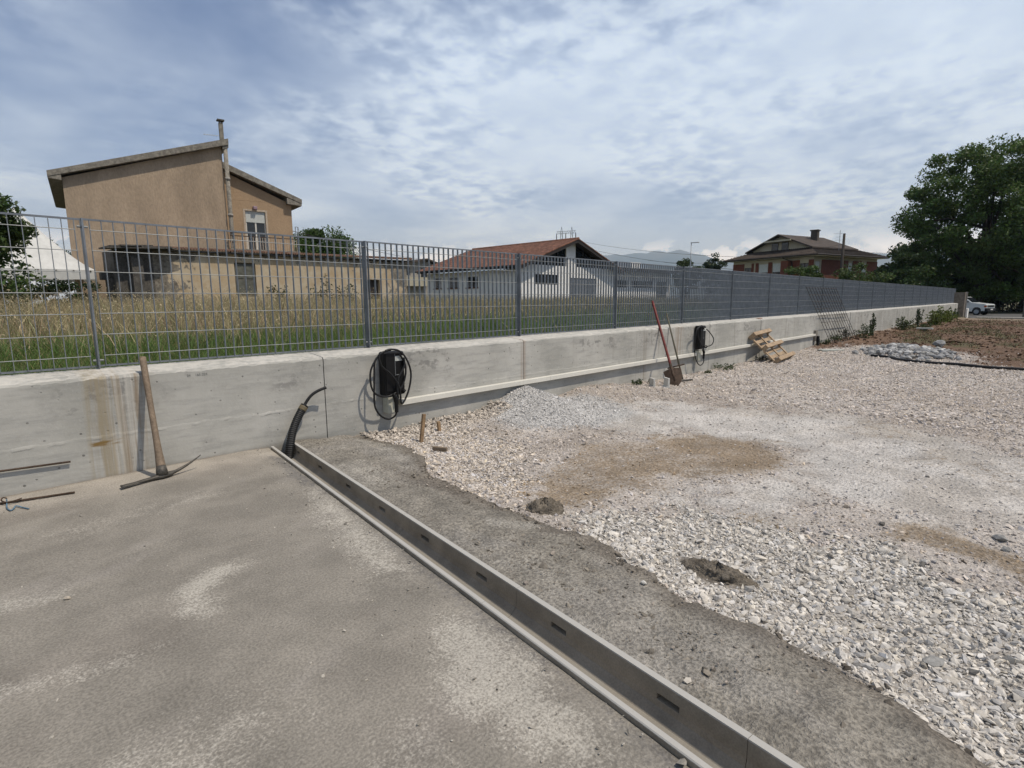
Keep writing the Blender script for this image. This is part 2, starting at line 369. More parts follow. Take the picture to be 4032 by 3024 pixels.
mKerb = pmat('kerb_concrete', (.34,.32,.29), .9, var=.2, scale=5, bump=.3, bscale=60)
mCar = pmat('white_car_paint', (.60,.63,.62), .3, var=.03, bump=0, spec=.5, fine=0)
mChrome = pmat('lamp_glass', (.45,.46,.46), .15, var=.05, bump=0, metal=.6)
mPlate = pmat('number_plate', (.7,.7,.7), .5, var=.02, bump=0)
mAmber = pmat('amber_lens', (.45,.10,.02), .3, var=.02, bump=0)
mSkin = pmat('pink_lamp', (.32,.22,.26), .5, var=.1, bump=0)
mPale = pmat('pale_plaster_patch', (.52,.43,.33), .9, var=.2, scale=12, bump=.2)

# ================================================================== SETTING
YW = 4.15                                   # wall face
def rise(x): return .0013*max(0., x)         # the wall climbs very slightly
# ---- land to the horizon
mb = MB(); mb.grid([(x, y, -.45) for x in (-9000,-300,0,300,9500) for y in (-6000,-300,0,300,8000)], 5, 5)
obj('ground', mb, mLand, kind='structure')
# ---- field behind the wall
fx = np.concatenate([np.linspace(-120,-4,12), np.linspace(-3,30,56), np.linspace(31,46.4,12)]); fy = np.concatenate([np.linspace(4.43,30,50), np.linspace(34,160,14)])
X, Y = np.meshgrid(fx, fy, indexing='ij'); Z = .48+.06*fbm(X*.5, Y*.5, 2)-.03
Z[-1, :] = -.4; Z[:, 0] = np.where(fx < 46, .5, -.4)
npmesh('field', np.stack([X.ravel(), Y.ravel(), Z.ravel()], 1), gridfaces(len(fx), len(fy)), mField, smooth=True, kind='structure')
# ---- drain frame
DO = np.array((1.601, 4.095)); DD = np.array((-.1348, -.9909)); DN = np.array((.9909, -.1348)); DWID = .186
def dpt(t, s): return DO+DD*t+DN*s
# ---- concrete slab left of the drain
tt = np.concatenate([np.arange(-.08, 4.6, .03), np.linspace(4.7, 9, 10)]); ss = np.concatenate([np.linspace(.004, 1.9, 66)**1.0, np.linspace(2., 7, 12)])
T, Q = np.meshgrid(tt, ss, indexing='ij'); X = DO[0]+DD[0]*T-DN[0]*Q; Y = np.minimum(DO[1]+DD[1]*T-DN[1]*Q, YW+.03)
Z = -.012*np.exp(-Q/.08)+.006*(fbm(X*3, Y*3, 1)-.5)+.004*(fbm(X*14, Y*14, 5)-.5)
def slabcol(X, Y):
    n = fbm(X*2.2, Y*2.2, 11); f = fbm(X*9, Y*9, 4); w = fbm(X*4, Y*4, 8)
    st = fbm(X*2+Y*.6, Y*7-X*2, 6)            # trowel streaks
    c = np.array((.25,.229,.195))[None]*(0.86+.22*n[:,None]+.13*st[:,None])
    def lay(m, col):
        nonlocal c; m = np.clip(m, 0, 1)[:,None]; c = c*(1-m)+np.array(col)*m
    lay(.75*sst(st+.35*w, .78, .98), (.30,.275,.24)); lay(.35*sst(n, .58, .75), (.18,.158,.135))
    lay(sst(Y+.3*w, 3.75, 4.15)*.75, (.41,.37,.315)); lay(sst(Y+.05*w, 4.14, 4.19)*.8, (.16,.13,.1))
    pale = np.zeros_like(X); damp = np.zeros_like(X)
    for poly, s, k in (
        ([(.72,2.35),(.6,2.33),(.5,2.27),(.46,2.06),(.53,2.02),(.57,2.2),(.74,2.30)], .09, .95),
        ([(-.6,2.72),(.02,2.66),(.2,2.58),(.2,2.53),(.0,2.56),(-.6,2.62)], .06, .6),
        ([(-.6,2.15),(0,2.06),(.2,1.97),(.42,1.93),(.2,1.9),(0,1.98),(-.6,2.05)], .06, .62),
        ([(1.03,1.36),(1.1,1.32),(1.11,1.0),(1.05,.72),(.95,.66),(.86,.85),(.9,1.09)], .13, .92),
        ([(1.44,3.05),(1.36,2.41),(1.22,1.76),(1.08,1.80),(1.18,2.43),(1.33,2.9)], .10, .66),
        ([(.1,1.45),(.5,1.5),(.55,1.3),(.2,1.1),(-.2,1.2)], .2, .42), ([(.2,3.3),(.9,3.45),(1.0,3.3),(.3,3.1)], .2, .4), ([(.5,1.0),(.7,1.05),(.75,.8),(.55,.7)], .15, .4)):
        d = polydist(X, Y, poly)+s*1.2*(w-.5); pale = np.maximum(pale, k*sst(d, -s, s*.8))
    for poly, s, k in (([(1.5,3.9),(1.58,3.8),(1.5,3.3),(1.46,2.65),(1.3,1.7),(1.24,1.5),(1.22,1.7),(1.38,2.6),(1.42,3.3)], .06, .8), ([(1.2,1.5),(1.28,1.5),(1.14,.5),(1.05,.5)], .05, .6), ([(.55,.62),(.95,.55),(1.0,.35),(.6,.35)], .1, .55)):
        d = polydist(X, Y, poly)+s*1.2*(w-.5); damp = np.maximum(damp, k*sst(d, -s, s))
    slabcol.attrs = {'Pale': pale, 'Damp': damp}
    return c
sc_ = slabcol(X.ravel(), Y.ravel())
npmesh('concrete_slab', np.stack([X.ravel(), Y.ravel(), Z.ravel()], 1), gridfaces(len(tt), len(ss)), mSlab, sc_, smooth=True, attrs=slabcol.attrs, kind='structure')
# ---- yard: gravel, dust, sand, red earth
ME = np.array([(2.35,4.2),(2.35,3.93),(2.41,3.61),(2.31,3.2),(2.08,2.76),(2.08,2.51),(2.04,2.23),(2.02,2.02),(2.05,1.91),(1.99,1.67),(2.04,1.5),(1.96,1.26),(1.93,1.08),(1.82,.86),(1.81,.72),(1.83,.54),(1.83,.37),(1.79,.24),(1.71,.12),(1.64,-.01),(1.55,-.4),(1.4,-1.5),(1.3,-3.2),(1.1,-5)])
def medge(y): return np.interp(-np.asarray(y), -ME[:,1], ME[:,0])
def yardz(X, Y):
    base = -.115-.03*sst(X, 5, 9)-.006*np.clip(X-20, 0, 30)*.3
    z = base+.03*(fbm(X*1.1, Y*1.1, 21)-.5)+.022*(fbm(X*4, Y*4, 22)-.5)
    q_ = np.hypot(X-2.2, Y-5.6); z = z+.016*(vn(q_*5.5, X*.4, 33)-.5)*sst(X, 3, 4.2)*sst(X, 11, 7)+.02*(np.abs(fbm(X*2.2, Y*2.2, 34)-.5)*2)*sst(X, 2.6, 3.4)*sst(X, 12, 8)
    z = z+.055*np.exp(-np.clip(X-medge(Y), 0, 9)/.18)
    z = z+.235*np.clip(1-np.sqrt(((X-4.36)/.62)**2+((Y-4.0)/.95)**2), 0, 1)**1.15+.03*np.exp(-(((X-4.36)/.7)**2+((Y-3.9)/.8)**2))
    z = z+.10*np.clip(1-np.sqrt(((X-5.55)/.9)**2+((Y-4.05)/.75)**2), 0, 1)+.04*np.exp(-(((X-6.3)/.7)**2+((Y-4.05)/.4)**2))+.035*np.exp(-(((X-3.3)/.8)**2+((Y-4.1)/.3)**2))
    z = z+.10*sst(X, 14.2, 16)*np.exp(-((Y-4.15)/.55)**2)*(.6+.7*fbm(X*1.5, Y*2, 9))
    z = z+.06*sst(X, 13, 15.5)*(fbm(X*.8, Y*.8, 17)-.45)
    z = z-.14*sst(X, 44, 47.5)
    return z
SAND1 = [(3.32,2.51),(3.94,2.58),(4.48,2.11),(4.65,1.58),(4.25,1.24),(3.78,1.27),(3.37,1.57),(2.9,1.81),(2.72,1.76),(2.35,1.94),(2.3,2.15),(2.71,2.3)]
SAND2 = [(3.38,.46),(3.43,.24),(3.24,-.15),(2.9,-.6),(2.7,-.6),(3.05,-.05),(3.18,.16),(3.24,.4)]
SAND3 = [(2.9,1.12),(3.1,1.08),(3.1,.85),(2.98,.9)]
DUST = [(4.66,3.22),(5.85,3.1),(6.1,1.9),(6.4,1.07),(5.8,.4),(5.0,-.3),(3.9,-.5),(3.6,.2),(3.7,.9),(3.05,.95),(2.9,1.45),(3.4,1.45),(4.3,1.2),(4.75,1.6),(4.55,2.2),(4.1,2.7)]
GREY = [(2.0,1.8),(2.34,1.76),(2.93,1.42),(2.99,.87),(2.98,.49),(2.9,-.1),(2.5,-1.5),(1.2,-1.5),(1.5,0),(1.8,.9)]
DIRT = [(14.6,4.3),(15.0,3.7),(16.5,3.2),(17.2,2.4),(15.8,1.4),(13.6,.9),(12.6,.2),(11.8,-1.5),(11,-9),(60,-9),(60,4.3)]
WET1 = [(2.3,2.12),(2.42,2.05),(2.3,1.95),(2.16,1.80),(2.08,1.9),(2.2,2.0)]
WET2 = [(2.27,1.10),(2.31,1.02),(2.28,.92),(2.25,.80),(2.19,.80),(2.18,.95),(2.22,1.06)]
def masks(X, Y):
    w = fbm(X*3.2, Y*3.2, 31); f = fbm(X*11, Y*11, 32); q = (w-.5)*.46+(f-.5)*.3
    def m(p, s): return sst(polydist(X, Y, p)+q*(s/.12), -s, s)
    d = {'sand': np.maximum.reduce([m(SAND1, .14), m(SAND2, .09), .7*m(SAND3, .08)]), 'dust': m(DUST, .22), 'grey': m(GREY, .12), 'dirt': sst(polydist(X, Y, DIRT)+q*2.2, -.25, .35),
         'wet': np.maximum(m(WET1, .035), m(WET2, .03))}
    d['pile'] = np.exp(-(((X-4.45)/.95)**2+((Y-3.6)/.75)**2)**1.5); d['pile'] = sst(d['pile']+.3*(w-.5), .3, .7)
    d['peb'] = sst(polydist(X, Y, [(2.3,4.3),(3.6,4.3),(3.3,3.4),(2.9,2.6),(2.4,2.2),(2.0,2.0)])+q, -.1, .1)
    d['w'] = w; d['f'] = f
    return d
def yardcol(X, Y, d=None):
    d = d or masks(X, Y); w = d['w']; f = d['f']
    n = fbm(X*.9, Y*.9, 41)
    c = np.array((.50,.455,.41))[None]*(.84+.32*f[:,None])
    def lay(m, col):
        nonlocal c; m = np.clip(m, 0, 1)[:,None]; c = c*(1-m)+np.array(col)*m
    lay(.5*sst(n, .45, .65), (.37,.31,.255)); lay(.35*sst(w, .62, .75)*(X > 6), (.30,.235,.165))
    lay(d['grey']*.85, (.43,.40,.36)); lay(d['dust']*(.5+.45*w), (.61,.585,.55)); lay(d['dust']*.5*sst(fbm(X*1.7, Y*2.6, 47), .5, .68), (.40,.355,.30)); lay(d['peb']*.9, (.40,.345,.29)); lay(d['pile']*.9, (.54,.53,.51))
    lay(.25*d['sand'], (.265,.20,.13))
    far = sst(X, 18, 30)
    lay(d['dirt'], (.145,.09,.058)); lay(d['dirt']*.6*sst(n, .4, .7), (.20,.13,.085)); lay(d['dirt']*.75*sst(fbm(X*.45, Y*1.3, 44), .52, .66), (.085,.085,.035)); lay(d['dirt']*.5*sst(f, .55, .75), (.10,.06,.035))
    lay(d['dirt']*.7*sst(X, 36, 44), (.27,.22,.16))
    return c
gx = np.concatenate([np.arange(1.15, 7, .035), np.arange(7, 13, .08), np.arange(13, 24, .16), np.linspace(24, 48, 60)])
gy = np.concatenate([np.linspace(-12, -1.2, 24), np.arange(-1, 4.25, .04)])
X, Y = np.meshgrid(gx, gy, indexing='ij'); X = X.ravel(); Y = Y.ravel()
Z = yardz(X, Y); Z = np.where(X < medge(Y)-.02, -.2, Z)
yd = masks(X, Y)
npmesh('yard', np.stack([X, Y, Z], 1), gridfaces(len(gx), len(gy)), mGround, yardcol(X, Y, yd), smooth=True, attrs={'Sand': np.clip(yd['sand']*(.30+.75*fbm(X*2.6, Y*2.6, 91))+.30*sst(fbm(X*1.3, Y*1.6, 92), .52, .66)*(X > 2.2)*(X < 9)*(1-yd['grey']), 0, 1), 'Wet': yd['wet']}, kind='structure')
# ---- fresh mortar strip right of the drain
tt = np.concatenate([np.arange(-.08, 4.6, .025), np.linspace(4.7, 9, 12)]); kk = np.concatenate([np.linspace(0, 1, 30), (1.0, 1.02)])
VV = []; CC = []
for t in tt:
    a = dpt(t, DWID-.002); y = a[1]; x1 = float(medge(y-.05))+.10*(fbm(y*3, 3.3, 51)-.5)+.07*(fbm(y*11, 1.3, 52)-.5)
    for i, k in enumerate(kk):
        x = a[0]+(x1-a[0])*k; yy = min(y-.1348*(x-a[0])*.9, YW+.02)
        z = .004-.05*k**2+.03*(float(fbm(x*5, yy*5, 53))-.5)*min(1, k*6)+.026*(float(fbm(x*22, yy*22, 54))-.5)*min(1, k*6)
        if i >= len(kk)-2: z = -.09-.12*(i-len(kk)+2); 
        VV.append((x, yy, z))
VV = np.array(VV); x, y = VV[:,0], VV[:,1]
n = fbm(x*3, y*3, 55); f = fbm(x*12, y*12, 56); st = fbm(x*3, y*1.1, 57)
cc = np.array((.262,.240,.203))[None]*(.8+.35*n[:,None]+.12*f[:,None])
def lay_(c, m, col): m = np.clip(m, 0, 1)[:,None]; return c*(1-m)+np.array(col)*m
cc = lay_(cc, .6*sst(n+.4*f, .72, .95), (.31,.29,.26)); cc = lay_(cc, .55*sst(st, .6, .75), (.155,.13,.105))
mp_ = np.maximum.reduce([.85*sst(polydist(x, y, [(1.6,3.3),(1.95,3.35),(1.9,2.95),(1.75,2.7),(1.6,2.8)])+.12*(n-.5), -.1, .12), .95*sst(polydist(x, y, [(1.78,1.95),(2.0,1.78),(2.0,1.68),(1.85,1.72),(1.72,1.85)])+.05*(n-.5), -.05, .05), .5*sst(polydist(x, y, [(1.5,1.6),(1.7,1.5),(1.6,1.1),(1.45,1.2)]), -.1, .1)])
cc = lay_(cc, .6*sst(x-medge(y), -.14, .0), (.15,.125,.10))
npmesh('mortar_strip', VV, gridfaces(len(tt), len(kk)), mMortar, cc, smooth=True, attrs={'Pale': mp_}, kind='structure')
# ---- road and kerb beyond the gate
mb = MB(); mb.grid([(x, y, -.30) for x in (48.5, 52, 57, 63) for y in (-60, -8, 0, 10, 80)], 4, 5); obj('road', mb, mRoad, kind='structure')
mb = MB().box(47.6, 48.5, -14, 3.3, -.6, -.2); obj('kerb', mb, mKerb, kind='structure', bevel=.02)
mb = MB(); mb.grid([(x, y, -.40+.05*float(vn(x*.4, y*.4))) for x in np.linspace(63, 130, 24) for y in np.linspace(-60, 80, 30)], 24, 30); obj('verge', mb, mLand, kind='structure')
# ---- mountains
az = np.linspace(R(20), R(112), 150); rr = np.linspace(7600, 10500, 14); VV = []
for a in az:
    h = 560+260*float(fbm(a*4.5, .3, 61, 5)-.5)*2+60*math.exp(-((a-R(55))/.07)**2)+70*math.exp(-((a-R(63))/.06)**2)
    for i, q in enumerate(rr):
        k = i/(len(rr)-1); prof = math.sin(math.pi*min(1, k*1.0))**1.1
        z = -20+h*prof*(.85+.3*float(fbm(a*26, k*4, 62, 4)))
        VV.append((q*math.sin(a), q*math.cos(a), z if 0 < i < len(rr)-1 else -20))
npmesh('mountains', VV, gridfaces(len(az), len(rr)), mMount, smooth=True, kind='structure')

# ================================================================== RETAINING WALL
wall = thing('concrete_wall', 'long low cast concrete retaining wall carrying the galvanised fence', 'wall', (20, YW, 0))
JW = 2.377; joints = [2.087+JW*k for k in range(-2, 19)] + [46.2]
for i in range(len(joints)-1):
    x0, x1 = joints[i]+.004, joints[i+1]-.004
    near = x0 < 9; xs = np.linspace(x0, x1, 150 if near else 16)
    jog = RNG.uniform(-.006, .006) if i > 2 else 0
    V = []
    for x in xs:
        zt = .632+rise(x)+.0016*min(x, 12)
        nz = float(fbm(x*9, 2.2, 71))-.5; n2 = float(fbm(x*23, 5.1, 72))-.5; rz = .25+.02*(float(fbm(x*1.5, .4, 75))-.5)+.024*(float(fbm(x*23, 1.4, 76))-.5)
        amp = .008*max(0, float(fbm(x*31, 8.8, 73))-.46) if x < 4 else .001
        prof = [(YW, -.5), (YW, 0.0), (YW, rz-.012), (YW-amp, rz-.002), (YW-amp*.6, rz+.006), (YW+.001, rz+.016), (YW, .45), (YW, zt-.016+.030*n2), (YW+.010+.026*nz, zt+.0+.014*nz),
                (YW+.05, zt+.006+.012*n2), (YW+.14, zt+.016+.010*nz), (YW+.24, zt+.024+.008*n2), (YW+.31, zt+.026), (YW+.325, zt+.005), (YW+.325, -.5)]
        V += [(x, y+jog, z) for y, z in prof]
    npv = len(prof); F = gridfaces(len(xs), npv)
    mb = MB(); mb.v = [tuple(v) for v in V]; mb.f = [tuple(q) for q in F.tolist()]+[tuple(range(npv)), tuple((len(xs)-1)*npv+j for j in range(npv-1, -1, -1))]
    obj('wall_panel', mb, mWall, wall, smooth=False)
mJoint = pmat('joint_filler', (.14,.125,.105), .95, var=.2)
for k, j in enumerate(joints[1:-1]):
    mb = MB().box(j-.0055, j+.0055, YW+.012, YW+.32, -.5, .6+rise(j)); obj('joint_filler', mb, mJoint, wall)
# faint stencilled digits on the wall
fc = bpy.data.curves.new('stencil', 'FONT'); fc.body = '24    165 024'; fc.size = .024; fc.extrude = .0004
to = bpy.data.objects.new('tmp', fc); COL.objects.link(to); bpy.context.view_layer.update()
me = bpy.data.meshes.new_from_object(to.evaluated_get(bpy.context.evaluated_depsgraph_get())); bpy.data.objects.remove(to)
me.materials.append(mInk); o = bpy.data.objects.new('stencilled_digits', me); COL.objects.link(o); o.parent = wall
o.location = Vector((1.10, YW-.0012, .585))-wall.location; o.rotation_euler = (R(90), 0, 0)

# ================================================================== FENCE
YF = 4.42
fence = thing('grating_fence', 'galvanised steel grating fence with flat bars and plate posts on the concrete wall', 'fence', (20, YF, .66))
def pz(x): return .664+rise(x)
pm = MB().box(-.005, .005, -.034, .034, 0, .948)
V = np.array(pm.v); post0 = None; bolt0 = None
bm = MB()
bm.tube([(-.028,-.012,0),(.028,-.012,0)], .007, 6)
for n in range(-1, 24):
    x = .667+2*n
    if post0 is None:
        mbp = MB(); mbp.v = [(a+x, b+YF, c+pz(x)) for a, b, c in pm.v]; mbp.f = pm.f; p = post0 = obj('post', mbp, mGalv, fence, org=(x, YF, pz(x)))
        mbb = MB(); mbb.v = [(a+x, b+YF, c+pz(x)+.895) for a, b, c in bm.v]; mbb.f = bm.f; bolt0 = obj('bolt', mbb, mRod, p, org=(x, YF, pz(x)+.895)); dup(bolt0, p, (x, YF, pz(x)+.05))
    else:
        p = dup(post0, fence, (x, YF, pz(x))); [dup(bolt0, p, (x, YF, pz(x)+q)) for q in (.895, .05)]
fr = MB()
for z in (.93, .0): fr.box(.008, 1.992, -.004, .004, z-.006, z+.006)
br = MB().box(-.0012, .0012, -.0125, .0125, .002, .928)
rods = [.865, .737, .605, .472, .340, .205, .068]
rd = MB().tube([(.035, -.012, 0), (1.965, -.012, 0)], .0028, 5)
bar0 = rod0 = fr0 = None; rest = MB()
for n in range(-1, 23):
    x = .667+2*n; z0 = pz(x+1)+.012; O = np.array((x, YF, z0))
    def put(mbx, name, mat, parent, first, loc):
        if first is None:
            q = MB(); q.v = [tuple(np.array(v)+loc) for v in mbx.v]; q.f = mbx.f; return obj(name, q, mat, parent, org=loc)
        return dup(first, parent, tuple(loc))
    p = put(fr, 'fence_panel', mGalv, fence, fr0, O); fr0 = fr0 or p
    for z in rods:
        r = put(rd, 'rod', mRod, p, rod0, O+(0,0,z)); rod0 = rod0 or r
    for k in range(32):
        L_ = O+np.array((.039+.062*k, 0, 0))
        if n <= 7:
            b = put(br, 'bar', mGalvB, p, bar0, L_); bar0 = bar0 or b
        else: rest.add([tuple(np.array(v)+L_) for v in br.v], br.f)
obj('far_bars', rest, mGalvB, fence, kind='stuff')

# ================================================================== DRAIN CHANNEL
drain = thing('drain_channel', 'open precast concrete drain channel running from the wall across the slab', 'drain', (*dpt(2.5, .088), -.13))
DM = Matrix(((DN[0], DD[0], 0, DO[0]), (DN[1], DD[1], 0, DO[1]), (0, 0, 1, 0), (0, 0, 0, 1)))
tj = [0.0]+[(4.06-y)/.9909 for y in (3.20, 2.24, 1.32, .41, -.5, -1.42)]
slotY = [3.95, 3.465, 2.97, 2.49, 2.02, 1.55, 1.09, .642, .2]
slots = [(4.06-y)/.9909 for y in slotY]
for i in range(len(tj)-1):
    a, b = tj[i]+.0008, tj[i+1]-.0008; wv = .022; zt = .008; zf = -.10
    lo, hi = a, b
    mb = MB(); mb.M = DM
    # left wall and floor with a rounded foot, drawn as one profile
    prof = [(0,-.14),(0,zt-.003),(.003,zt),(wv-.003,zt),(wv,zt-.003),(wv+.004,zf+.03),(wv+.03,zf+.006),(.088,zf),(DWID-wv-.03,zf+.006),(DWID-wv-.004,zf+.03),(DWID-wv,-.052),(DWID,-.052),(DWID,-.14)]
    mb.add([(s, a, z) for s, z in prof]+[(s, b, z) for s, z in prof], [tuple(range(len(prof)-1,-1,-1)), tuple(range(len(prof), 2*len(prof)))]+[(k, k+1, len(prof)+k+1, len(prof)+k) for k in range(len(prof)-1)]+[(len(prof)-1, 0, len(prof), 2*len(prof)-1)])
    # right wall above the floor profile: top strip, then blocks between the drain slots
    mb.box(DWID-wv, DWID, a, b, -.032, zt); cur = a
    for s in [s for s in slots if lo+.05 < s < hi-.05]:
        mb.box(DWID-wv, DWID, cur, s-.038, -.052, -.032); cur = s+.038
    mb.box(DWID-wv, DWID, cur, b, -.052, -.032)
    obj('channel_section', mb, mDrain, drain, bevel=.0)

# ================================================================== LOOSE STONE
def icosa():
    t = (1+5**.5)/2
    v = np.array([(-1,t,0),(1,t,0),(-1,-t,0),(1,-t,0),(0,-1,t),(0,1,t),(0,-1,-t),(0,1,-t),(t,0,-1),(t,0,1),(-t,0,-1),(-t,0,1)], float)
    v /= np.linalg.norm(v[0])
    f = np.array([(0,11,5),(0,5,1),(0,1,7),(0,7,10),(0,10,11),(1,5,9),(5,11,4),(11,10,2),(10,7,6),(7,1,8),(3,9,4),(3,4,2),(3,2,6),(3,6,8),(3,8,9),(4,9,5),(2,4,11),(6,2,10),(8,6,7),(9,8,1)])
    return v, f
IV, IF = icosa()
OV = np.array([(1,0,0),(-1,0,0),(0,1,0),(0,-1,0),(0,0,1),(0,0,-1)], float); OF = np.array([(0,2,4),(2,1,4),(1,3,4),(3,0,4),(2,0,5),(1,2,5),(3,1,5),(0,3,5)])
def stones(P, size, cols, flat=.6, ico=True, g=RNG, tilt=.45):
    """P (n,3) centres, size (n,) radius -> V, F, C"""
    n = len(P); BV, BF = (IV, IF) if ico else (OV, OF); m = len(BV)
    pool = BV[None]*(1+g.uniform(-.42, .34, (60, m, 1)))
    sh = pool[g.integers(0, 60, n)]
    sc = np.stack([g.uniform(.8, 1.6, n), g.uniform(.5, 1.05, n), g.uniform(.3, .8, n)*flat/.6], 1)
    v = sh*sc[:,None,:]
    # random tilt then spin
    ax = g.normal(0, tilt, n); ay = g.normal(0, tilt, n); az_ = g.uniform(0, 6.283, n)
    def rot(v, a, i, j):
        c = np.cos(a)[:,None]; s = np.sin(a)[:,None]; o = v.copy(); o[:,:,i] = c*v[:,:,i]-s*v[:,:,j]; o[:,:,j] = s*v[:,:,i]+c*v[:,:,j]; return o
    v = rot(v, az_*1.7, 0, 1); v = rot(v, ax, 1, 2); v = rot(v, ay, 0, 2); v = rot(v, az_, 0, 1)
    v = v*size[:,None,None]+P[:,None,:]
    F = (BF[None]+(np.arange(n)*m)[:,None,None]).reshape(-1, 3)
    return v.reshape(-1, 3), F, np.repeat(cols, m, 0)
def scatter(x0, x1, y0, y1, n, g=RNG):
    x = g.uniform(x0, x1, n); y = g.uniform(y0, y1, n); k = (x > medge(y)+.02) & (y < YW-.01); return x[k], y[k]
def stonecol(d, n, g=RNG):
    c = np.array((.47,.42,.375))[None]*g.uniform(.62, 1.3, (n,1))*(1+g.normal(0, .05, (n,1))*np.array((.5,0,-1)))
    gr = np.array((.50,.47,.425))[None]*g.uniform(.68, 1.35, (n,1))*(1+g.normal(0, .03, (n,1))*np.array((.5,0,-1)))
    wh = np.array((.52,.505,.485))[None]*g.uniform(.6, 1.25, (n,1)); pk = np.array((.56,.505,.445))[None]*g.uniform(.62, 1.2, (n,1))*(1+g.normal(0, .06, (n,1))*np.array((.5,0,-1)))
    for key, col in (('grey', gr), ('peb', pk), ('pile', wh)):
        m = (g.random(n) < d[key])[:,None]; c = np.where(m, col, c)
    c = np.where((d['dust'] > g.random(n))[:,None], c*.6+wh*.4, c)
    s = (d['sand'] > g.random(n)*1.3)[:,None]; c = np.where(s, c*np.array((.72,.62,.48)), c)
    dk = (g.random(n) < .045)[:,None]; c = np.where(dk, c*.5, c)
    return np.clip(c*1.17, .03, .80)
Vs, Fs, Cs = [], [], []; off = 0
def addst(P, size, cols, **k):
    global off
    v, f, c = stones(P, size, cols, **k); Vs.append(v); Fs.append(f+off); Cs.append(c); off += len(v)
# near yard
x, y = scatter(1.55, 6.6, -.35, 4.14, 175000); d = masks(x, y)
dens = .26+.74*np.maximum(d['grey'], d['peb']); dens = np.maximum(dens, d['pile']*.95); dens *= (1-.66*d['sand'])*(1-.62*d['dust'])*(1-.97*d['wet'])
k = RNG.random(len(x)) < dens; x, y = x[k], y[k]; d = {q: v[k] for q, v in d.items()}; n = len(x)
sz = np.exp(RNG.normal(math.log(.0057), .45, n))*(1+.20*d['grey'])*(1+.12*d['peb'])*(1-.12*d['pile']*(1-d['peb']))*(1-.3*d['dust'])*(1-.3*d['sand'])
sz = np.clip(sz, .003, .02)
big_ = (RNG.random(n) < .02*d['grey']); sz = np.where(big_, sz*1.6, sz)
P_ = np.stack([x, y, yardz(x, y)+sz*(.05+.35*RNG.random(n))], 1); C_ = stonecol(d, n); k = (RNG.random(n) < .35) | (sz > .0095)
addst(P_[k], sz[k], C_[k]); addst(P_[~k], sz[~k]*1.25, C_[~k], ico=False)
# spilled pebbles where the gravel banks against the wall and the strip
x, y = scatter(2.3, 4.0, 3.86, 4.14, 1500); n = len(x); d = masks(x, y); sz = RNG.uniform(.010, .02, n)
addst(np.stack([x, y, yardz(x, y)+RNG.uniform(.0, .035, n)*sst(y, 3.85, 4.1)], 1), sz, np.array((.56,.50,.43))[None]*RNG.uniform(.6, 1.25, (n,1)))
# middle yard
x, y = scatter(6.4, 11, -.6, 4.14, 26000); d = masks(x, y); k = RNG.random(len(x)) < (.8*(1-.5*d['dust'])); x, y = x[k], y[k]; d = {q: v[k] for q, v in d.items()}; n = len(x)
sz = np.exp(RNG.normal(math.log(.0115), .3, n)); addst(np.stack([x, y, yardz(x, y)+sz*.2], 1), sz, stonecol(d, n)*1.16, ico=False)
x, y = scatter(10.8, 17, -.6, 4.14, 19000); d = masks(x, y); k = RNG.random(len(x)) < (1-.97*d['dirt']); x, y = x[k], y[k]; d = {q: v[k] for q, v in d.items()}; n = len(x)
sz = np.exp(RNG.normal(math.log(.0135), .3, n)); addst(np.stack([x, y, yardz(x, y)+sz*.2], 1), sz, stonecol(d, n)*1.16, ico=False)
npmesh('crushed_gravel', np.concatenate(Vs), np.concatenate(Fs), mStone, np.concatenate(Cs), kind='stuff', label='pale crushed stone strewn over the yard')
# crumbs on the slab and the mortar strip
Vs, Fs, Cs = [], [], []; off = 0
n = 420; t = RNG.uniform(0, 4.2, n); s = -np.abs(RNG.normal(0, .25, n))-.01; s[:150] = -RNG.uniform(.02, 1.8, 150)
P = np.array([dpt(a, b) for a, b in zip(t, s)]); k = P[:,1] < YW-.02; P = P[k]; n = len(P); sz = np.exp(RNG.normal(math.log(.0032), .4, n))
addst(np.column_stack([P, np.full(n, .001)]), sz, np.array((.40,.37,.32))[None]*RNG.uniform(.35, 1.3, (n,1)))
n = 700; t = RNG.uniform(.0, 4.2, n); k = RNG.random(n)**.6; P = []
for a, b in zip(t, k):
    q = dpt(a, DWID+.01); x1 = float(medge(q[1]-.05)); P.append((q[0]+(x1-q[0])*b, q[1]-.05*b, .006-.05*b*b))
P = np.array(P); sz = np.exp(RNG.normal(math.log(.0038), .42, n))
addst(P, sz, np.array((.23,.20,.17))[None]*RNG.uniform(.5, 1.9, (n,1)))
n = 900; yy = RNG.uniform(.0, 4.0, n); P = np.stack([medge(yy-.05)+RNG.normal(-.02, .035, n), yy, np.full(n, -.045)+RNG.uniform(-.02, .01, n)], 1); P[:,2] = np.maximum(P[:,2], -.06)
addst(P, np.exp(RNG.normal(math.log(.006), .45, n)), np.array((.19,.165,.135))[None]*RNG.uniform(.5, 1.5, (n,1)))
n = 3200; t = RNG.uniform(.0, 4.2, n); kq = RNG.uniform(.06, 1, n); P = []
for a, b in zip(t, kq):
    q = dpt(a, DWID+.005); x1 = float(medge(q[1]-.05)); P.append((q[0]+(x1-q[0])*b, q[1]-.12*b*(x1-q[0]), -.003-.05*b*b))
P = np.array(P); k = fbm(P[:,0]*3, P[:,1]*3, 58) > .42; P = P[k]; n = len(P)
addst(P, np.exp(RNG.normal(math.log(.0048), .5, n)), np.array((.205,.182,.15))[None]*RNG.uniform(.7, 1.35, (n,1)), flat=.5)
npmesh('stone_crumbs', np.concatenate(Vs), np.concatenate(Fs), mStone, np.concatenate(Cs), kind='stuff', label='small crumbs of stone and mortar on the slab')
